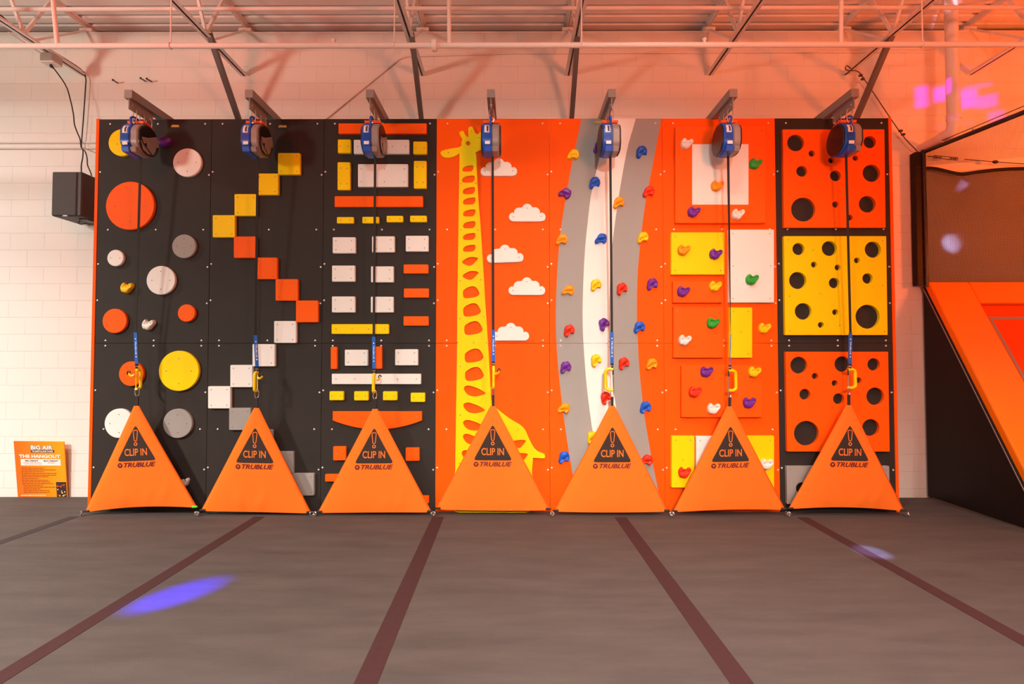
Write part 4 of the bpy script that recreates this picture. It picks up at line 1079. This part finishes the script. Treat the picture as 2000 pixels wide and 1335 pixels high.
o = MB().tube([(-9, UY, zu), (9, UY, zu)], .021, 14).build('branch_pipe', M['white_steel'], origin=(0, UY, zu), smooth=True)
tag(o, 'thinner white pipe threaded through the roof joists near the deck', 'pipe')
# conduit on the block wall, diagonal then level
WY = WALL_Y - .014
pts = [P(560, 285, WY), P(640, 229, WY), P(778, 116, WY), P(792, 110, WY), P(1000, 103.5, WY), P(1500, 101.5, WY), P(1830, 101, WY)]
o = MB().tube(pts, .012, 8).build('wall_conduit', M['white_steel'], origin=pts[2], smooth=True); tag(o, 'thin white conduit on the block wall, slanting up then level', 'conduit')
for v, lab in ((278, 'upper of two thin white conduits on the wall left of the boards'), (289, 'lower of two thin white conduits on the wall left of the boards')):
    z = P(90, v, WY).z
    o = MB().tube([(-8, WY, z), (P(215, v, WY).x, WY, z)], .0125, 8).build('wall_conduit', M['white_steel'], origin=(-5.5, WY, z), smooth=True); tag(o, lab, 'conduit', 'wall conduits at left')
# big drain pipe
R = .062; zc = P(1862, 258, 5.68).z; xd = P(1863, 250, 5.68).x
pts = [(xd, 5.68, DECK_Z), (xd, 5.68, zc + .13), (xd, 5.69, zc + .06), (xd, 5.73, zc + .012), (xd, 5.80, zc), (xd, WALL_Y, zc - .01)]
root = empty('drain_pipe', (xd, 5.68, zc), 'fat white roof drain pipe with an elbow into the wall, upper right', 'pipe'); org = root.location
MB().tube([Vector(pts[0])] + curve_path(pts[1:5], 5) + [Vector(pts[5])], R, 20).build('pipe_run', M['white_steel'], root, org, True)
MB().tube([(xd, 5.68, zc + .14), (xd, 5.68, zc + .20)], R + .008, 20).build('pipe_collar', M['white_steel'], root, org, True)
MB().tube([(xd, 5.80, zc), (xd, 5.86, zc)], R + .008, 20).build('pipe_collar', M['white_steel'], root, org, True)
# eye pins in the wall
for (u, v), lab in zip([(222, 157), (276, 153.5), (288, 154.5)], ['single dark pin sticking out of the wall at upper left', 'left one of two dark pins side by side on the wall', 'right one of two dark pins side by side on the wall']):
    p = P(u + 8, v + 5, WALL_Y); q = P(u, v, WALL_Y - .10)
    o = MB().tube([p, q, q + Vector((0, -.012, 0))], [.008, .008, .014], 8).build('wall_pin', M['cord'], origin=p, smooth=True); tag(o, lab, 'wall pin', 'pins in the upper left wall')

# outlet box on the left joist with its cords
JB = Vector((JX[0], 5.66, ZC))
p = P(127, 129, 5.70)
root = empty('outlet_box', (JX[0] - .01, 5.70, ZC - .11), 'grey electrical box clamped under the far left roof joist', 'outlet box'); org = root.location
MB().box(JX[0] - .075, JX[0] + .055, 5.63, 5.77, ZC - .10, ZC - .012).build('box_body', M['galv'], root, org)
MB().box(JX[0] - .085, JX[0] + .065, 5.64, 5.76, ZC - .112, ZC - .10).build('cover', M['white_steel'], root, org)
MB().tube([(JX[0] - .05, 5.62, ZC - .03), (JX[0] - .05, 5.25, ZC - .03)], .006, 7).build('conduit', M['white_steel'], root, org)
SPK_Y = 5.74
pc = [(JX[0] - .012, 5.70, ZC - .112)] + [P(u, v, 5.86) for u, v in ((127.5, 165), (137, 193), (143.5, 223), (145.5, 243), (152, 261), (156.5, 272), (158.5, 287), (162, 293), (161.5, 308), (159, 322), (159, 337))]
o = MB().tube(curve_path(pc, 4), .0065, 7).build('power_cord', M['cord'], origin=pc[0], smooth=True); tag(o, 'black cord hanging from the outlet box to the loudspeaker', 'cord')
MB().tube([(pc[0][0], 5.70, ZC - .105), (pc[0][0], 5.70, ZC - .135), Vector(pc[1]) * .2 + Vector(pc[0]) * .8], [.014, .014, .006], 8).build('plug', M['cord'], o, pc[0], True)
zt = ZC + .052
pc = [(JX[0] - .03, 4.6, zt), (JX[0] - .03, 5.1, zt + .03), (JX[0] - .03, 5.3, zt), (JX[0] - .01, 5.7, zt), (JX[0] + .0, 6.08, zt)] + [P(u, v, 6.10) for u, v in ((167.2, 152), (167, 170), (164, 215), (160.5, 262), (159, 287))] + [P(u, v, 5.98) for u, v in ((166, 295), (170, 308), (171, 322), (176, 334), (179, 343))]
o = MB().tube(curve_path(pc, 4), .0065, 7).build('signal_cord', M['cord'], origin=pc[8], smooth=True); tag(o, 'black cord running along the far left joist, then down the wall', 'cord')

# loudspeaker
a = P(103, 335, SPK_Y); b = P(150, 422, SPK_Y)
root = empty('loudspeaker', ((a.x + b.x) / 2, SPK_Y + .2, b.z), 'black loudspeaker mounted high on the wall left of the boards', 'loudspeaker'); org = root.location
MB().plate(round_poly([(a.x, b.z), (b.x + .05, b.z), (b.x + .05, a.z), (a.x, a.z)], .02, 3), 6.10, 6.10 - SPK_Y, .012).build('cabinet', M['speaker_case'], root, org)
MB().plate(round_poly([(a.x + .004, b.z + .006), (b.x - .002, b.z + .006), (b.x - .002, a.z - .006), (a.x + .004, a.z - .006)], .012, 3), SPK_Y + .002, .014, .008).build('grille', M['speaker_front'], root, org)
c = P(127, 421, SPK_Y - .014)
MB().plate(round_poly([(c.x - .028, c.z - .007), (c.x + .028, c.z - .007), (c.x + .028, c.z + .007), (c.x - .028, c.z + .007)], .006, 3), SPK_Y - .011, .004, .001).build('badge', M['galv'], root, org)
MB().plate(circle(c.x + .004, c.z, .0065, 10), SPK_Y - .0149, .002, .0005).build('status_light', M['led'], root, org)
MB().box(b.x - .06, b.x + .03, SPK_Y + .10, SPK_Y + .3, b.z - .012, b.z).build('rear_slot', M['black'], root, org)
MB().box((a.x + b.x) / 2, (a.x + b.x) / 2 + .1, 6.08, WALL_Y, b.z + .15, b.z + .3).build('wall_bracket', M['black'], root, org)
cc = Vector((a.x + .22, SPK_Y + .17, b.z - .015))
MB().tube(curve_path([cc + Vector((-.04, 0, .012)), cc + Vector((-.06, 0, -.02)), cc + Vector((-.02, 0, -.035)), cc + Vector((.02, 0, -.02)), cc + Vector((.05, 0, -.03)), cc + Vector((.10, .03, -.02)), cc + Vector((.12, .05, .012))], 5), .005, 7).build('cable', M['cord'], root, org, True)

# ---------------------------------------------------------------- notice board on the floor at left
tl, tr_ = P(26.5, 861, 6.075), P(124.5, 862, 6.075)
bl, br = P(35, 972, 6.115), P(131.3, 972, 6.115)
dl = (bl - tl); k = (tl.z + .12) / (tl.z - bl.z); bl2 = tl + dl * k; br2 = tr_ + (br - tr_) * k
org = (bl2 + br2) / 2
root = empty('notice_board', org, 'orange notice board leaning on the wall beside the climbing wall, left', 'notice board')
nrm = (tr_ - tl).cross(bl - tl).normalized()
if nrm.y > 0: nrm = -nrm
th = .012
def sg(s, t, off=0): return (tl.lerp(tr_, s)).lerp(bl.lerp(br, s), t) + nrm * off
m = MB(); q = [tl, tr_, br2, bl2]
m.add([v for v in q] + [v - nrm * th for v in q], [(0, 1, 2, 3), (7, 6, 5, 4), (0, 4, 5, 1), (1, 5, 6, 2), (2, 6, 7, 3), (3, 7, 4, 0)])
m.build('panel', M['sign_orange'], root, org)
def srect(s0, t0, s1, t1, off, name, mk, par=root): return MB().add([sg(s0, t0, off), sg(s1, t0, off), sg(s1, t1, off), sg(s0, t1, off)], [(0, 1, 2, 3)]).build(name, M[mk], par, org)
def stext(txt, s0, t0, s1, t1, off, name, mk, bold=.02, par=root):
    vs, fs = text_shape(txt, bold, 0)
    return MB().add([sg(s0 + (s1 - s0) * x, t1 + (t0 - t1) * y_, off) for x, y_ in vs], fs).build(name, M[mk], par, org)
stext('BIG AIR', .325, .064, .785, .152, .0016, 'lettering_outline', 'label_dark', .075)  # wider dark print behind the white letters, forming their outline
stext('BIG AIR', .335, .070, .775, .146, .0026, 'lettering', 'label_white', .04)
pill = srect(.33, .152, .80, .196, .0018, 'caption_bar', 'label_dark')
stext('TRAMPOLINE PARK', .35, .159, .785, .190, .003, 'lettering', 'label_white', .02, pill)
stext('THE HANGOUT', .09, .232, .915, .292, .002, 'lettering', 'label_white', .045)
wb = srect(.115, .312, .915, .425, .0018, 'white_box', 'label_white')
stext('MIN HEIGHT', .205, .330, .470, .354, .003, 'lettering', 'label_dark', .03, wb)
stext('MAX WEIGHT', .575, .330, .870, .354, .003, 'lettering', 'label_dark', .03, wb)
rl = MB()
def dashes(mb, s0, s1, t, h, off, seed):
    r = random.Random(seed); s = s0
    while s < s1 - .01:
        wln = min(r.uniform(.03, .09), s1 - s)
        mb.add([sg(s, t, off), sg(s + wln, t, off), sg(s + wln, t + h, off), sg(s, t + h, off)], [(0, 1, 2, 3)]); s += wln + .010
dashes(rl, .16, .53, .372, .010, .003, 1); dashes(rl, .18, .53, .398, .007, .003, 2); dashes(rl, .66, .80, .372, .010, .003, 3)
rl.build('small_print', M['sign_red'], wb, org)
pl = MB()
for k, e in enumerate([.58, .80, .57, .82, .80, .65, .45, .64, .69, .74, .52, .80, .48, .65, .66]):
    dashes(pl, .11 if k < 10 else .13, e, .465 + .0305 * k, .011, .0018, 10 + k)
pl.build('paragraph', M['sign_ink'], root, org)
wl = MB(); dashes(wl, .07, .58, .945, .014, .0018, 44); wl.build('paragraph', M['label_white'], root, org)
pic = srect(.795, .715, .995, 1.0, .0018, 'picture', 'print')
r = random.Random(5)
for mk in ('ivory', 'amber', 'red', 'lemon', 'purple'):
    dm = MB()
    for k in range(5):
        s, t = r.uniform(.82, .97), r.uniform(.74, .97)
        dm.add([sg(s + .013 * math.cos(j * math.pi / 4), t + .011 * math.sin(j * math.pi / 4), .003) for j in range(8)], [tuple(range(8))])
    dm.build('picture_dots', M[mk], pic, org)

# ---------------------------------------------------------------- sloped trampoline bay at right
SX = 4.90
Lt = Vector((SX, 6.10, P(1802.7, 561, 6.12).z)); Lb = Vector((SX, 4.915, .32))
sl = (Lb - Lt).normalized(); k0 = Lt.z / -sl.z; Lf = Lt + sl * (k0)           # meets the floor
nr = Vector((0, sl.z, -sl.y)); nr = nr if nr.y < 0 else -nr                    # outward normal, up and towards the camera
XE = 9.5
root = empty('sloped_trampoline', (SX, 5.4, 0), 'orange sloped wall trampoline with black padded side at far right', 'trampoline'); org = root.location
m = MB(); poly = [(WALL_Y - .03, 0.0), (Lf.y, 0.0), (Lt.y, Lt.z), (WALL_Y - .03, Lt.z + .02)]
m.prism_x(poly, SX, SX + .03, .004)
# soft folds on the side cover
side = m.build('side_cover', M['vinyl_black'], root, org)
def sp(x, s, off=0.0): return Vector((x, Lt.y, Lt.z)) + sl * s + nr * off
LEN = k0
def slab(x0, x1, s0, s1, o0, o1, name, mk, par=root, r=0.0):
    vs = [sp(x, s, o) for x in (x0, x1) for s in (s0, s1) for o in (o0, o1)]
    ob = MB().add(vs, [(0, 1, 3, 2), (4, 6, 7, 5), (0, 4, 5, 1), (2, 3, 7, 6), (0, 2, 6, 4), (1, 5, 7, 3)]).build(name, M[mk], par, org)
    if r:
        bv = ob.modifiers.new('bevel', 'BEVEL'); bv.width = r; bv.segments = 3
    return ob
slab(SX - .004, SX + .47, -.02, LEN - .06, .004, .085, 'frame_pad', 'vinyl_orange', r=.018)
slab(SX + .472, XE, -.02, .285, .004, .085, 'frame_pad', 'vinyl_orange', r=.018)
slab(SX + .47, XE, .29, LEN - .06, .0, .035, 'bed', 'bed')
bed = MB()
lw = .034; xi = SX + .52; si = .445
for x0, x1, s0, s1 in ((xi, XE, si, si + lw), (xi, xi + lw, si + lw, LEN - .1)):
    bed.add([sp(x0, s0, .037), sp(x1, s0, .037), sp(x1, s1, .037), sp(x0, s1, .037)], [(0, 1, 2, 3)])
bed.build('bed_line', M['bed_line'], root, org)
zip_ = MB().tube([Vector((SX - .004, 0, 0)) + Vector((0, sp(0, s).y, sp(0, s).z)) + nr * -.02 for s in (0.0, LEN - .08)], .006, 7); zip_.build('zip_seam', M['beam_grey'], root, org)
MB().box(SX + .03, XE, WALL_Y - .06, WALL_Y - .03, 0, Lt.z).build('back_board', M['vinyl_black'], root, org)

# net bay above it
zb = Lt.z + .02; ztop = P(1797, 298, 6.07).z
root2 = empty('net_frame', (SX - .07, 6.08, zb), 'black padded net post with a top rail running towards the camera, right', 'net frame'); org2 = root2.location
px0 = P(1789, 420, 6.06).x; px1 = P(1801, 420, 6.06).x; px2 = P(1808.5, 420, 6.06).x
post = MB().box(px0, px1, 6.05, 6.13, zb, ztop); post.build('post_pad', M['vinyl_black'], root2, org2)
MB().tube([(px1 + .022, 6.05, zb - .02), (px1 + .022, 6.05, ztop + .02)], .024, 12).build('post', M['black'], root2, org2, True)
for k in range(11):
    z = zb + .06 + k * (ztop - zb - .1) / 10
    MB().tube([(px0 - .003, 6.047, z), (px1 + .004, 6.046, z), (px1 + .028, 6.022, z + .005)], .0035, 6).build('lacing', M['cord'], root2, org2)
ra = Vector((px1 + .03, 6.04, ztop + .0)); rb_ = P(2000, 219, 4.86); rd = (rb_ - ra); rc = ra + rd * 1.6
MB().tube([ra, rc], .024, 10).build('top_rail', M['black'], root2, org2, True)
MB().tube([ra + Vector((0, 0, .045)), rb_ + Vector((0, 0, .060)), rc + Vector((0, 0, .07))], .0045, 6).build('rail_cable', M['rust'], root2, org2)
zz = ra + rd * .52; MB().tube([zz + Vector((-.01, -.03, -.01)), zz + Vector((-.01, -.03, .05))], .008, 6).build('cable_clip', M['steel'], root2, org2)
# turnbuckle line to the right
ty = 6.03
tb = [P(u, v, ty) for u, v in ((1812, 305), (1826, 306), (1868, 310), (1884, 311), (1944, 316), (2000, 320), (2100, 329))]
root3 = empty('turnbuckle_line', tb[0], 'dark wire with a turnbuckle stretched right from the net post', 'wire'); org3 = root3.location
MB().tube([tb[0], tb[1]], .006, 7).build('wire', M['rust'], root3, org3); MB().tube(tb[3:], .005, 7).build('wire', M['rust'], root3, org3)
tbm = MB()
for dz in (-.014, .014): tbm.tube([tb[1] + Vector((0, 0, dz)), tb[2] + Vector((0, 0, dz))], .0045, 6)
tbm.tube([tb[1], tb[1] + (tb[2] - tb[1]) * .3], .006, 7); tbm.tube([tb[2], tb[2] + (tb[1] - tb[2]) * .3], .006, 7)
tbm.build('turnbuckle', M['rust'], root3, org3)
for q in (tb[1], tb[2]): MB().tube([q + Vector((.018 * math.cos(j * .7) , 0, .018 * math.sin(j * .7))) for j in range(9)], .004, 6, True).build('ring', M['rust'], root3, org3)
MB().tube([tb[4] + Vector((-.03, 0, .002)), tb[4], tb[4] + Vector((.03, 0, -.003))], [.012, .022, .012], 9).build('stopper', M['cord'], root3, org3, True)
# guy wire from the last-but-one joist down to the net post
gy = [Vector((JX[5], 6.0, ZC + .0)), P(1676, 140, 6.03), P(1695, 165, 6.04), P(1758, 258, 6.05), P(1793, 297, 6.06)]
root4 = empty('guy_wire', gy[4], 'dark guy wire slanting from the roof joist to the net post', 'wire'); org4 = root4.location
MB().tube(curve_path([P(1662, 134, 5.97), P(1654, 128, 5.98), P(1651, 133, 5.99), P(1656, 138, 6.0)] + gy[1:], 4), .0055, 7).build('wire', M['rust'], root4, org4, True)
for u, v in ((1680, 148), (1684, 155), (1758, 256), (1763, 263)):
    q = P(u, v, 6.04); MB().box(q.x - .018, q.x + .018, 6.02, 6.045, q.z - .010, q.z + .010).build('cable_clamp', M['rust'], root4, org4)

def net(name, fx, nu, nv, r, label, hem=True):
    """knotted net: fx(a, b) with a along and b up; thin square strands"""
    m = MB()
    SUB = 14
    def strand(pts):
        vs = []; n = len(pts)
        for p in pts: vs += [p + Vector((0, 0, r)), p + Vector((-r, -r, 0)), p + Vector((r, r, 0))]
        return vs, [(3 * i + j, 3 * i + (j + 1) % 3, 3 * i + 3 + (j + 1) % 3, 3 * i + 3 + j) for i in range(n - 1) for j in range(3)]
    def vstrand(pts):
        vs = []; n = len(pts)
        for p in pts: vs += [p + Vector((r, 0, 0)), p + Vector((-r, -r * .5, 0)), p + Vector((0, r, 0))]
        return vs, [(3 * i + j, 3 * i + (j + 1) % 3, 3 * i + 3 + (j + 1) % 3, 3 * i + 3 + j) for i in range(n - 1) for j in range(3)]
    for i in range(nv + 1): m.add(*strand([fx(k / SUB, i / nv) for k in range(SUB + 1)]))
    for i in range(nu + 1): m.add(*vstrand([fx(i / nu, k / SUB) for k in range(SUB + 1)]))
    return m
NX0 = px2 - .01; NX1 = NX0 + 2.4; nz0 = Lt.z + .01
zt_l = P(1812, 329, 6.1).z; zt_m = P(1882, 341, 6.1).z; zt_r = P(2000, 330, 6.1).z
xl, xm, xr = P(1812, 329, 6.1).x, P(1882, 341, 6.1).x, P(2000, 330, 6.1).x
def ztopf(x):
    if x < xm: t = (x - xl) / (xm - xl); return zt_l + (zt_m - zt_l) * (t * t * (3 - 2 * t))
    t = (x - xm) / (xr - xm); return zt_m + (zt_r - zt_m) * t * (2 - t) if t < 1 else zt_r
def back_net(a, b):
    x = NX0 + (NX1 - NX0) * a; z = nz0 + (ztopf(x) - nz0) * b
    return Vector((x, 6.09 - .05 * math.sin(math.pi * b) * math.sin(math.pi * min(1, a * 1.6 + .05)), z))
root5 = empty('safety_net', (NX0, 6.09, nz0), 'dark mesh safety net with a sagging hem above the sloped trampoline', 'net'); org5 = root5.location
net('mesh', back_net, 230, 140, .0020, '').build('mesh', M['net'], root5, org5)
hm = MB(); pts = [back_net(k / 40, 1) for k in range(41)]
vs = []
for p in pts: vs += [p + Vector((0, -.006, .020)), p + Vector((0, -.006, -.022))]
hm.add(vs, [(2 * k, 2 * k + 1, 2 * k + 3, 2 * k + 2) for k in range(40)]); hm.build('hem', M['vinyl_black'], root5, org5)
def side_net(a, b):
    t = a * 1.5; top = ra + rd * t
    bot = top - Vector((0, 0, .17 + .26 * t))
    return bot.lerp(top, b)
root6 = empty('side_net', (SX, 5.4, 2.4), 'fine dark side net hanging from the top rail, far right edge', 'net'); org6 = root6.location
net('mesh', side_net, 110, 36, .0009, '').build('mesh', M['net'], root6, org6)
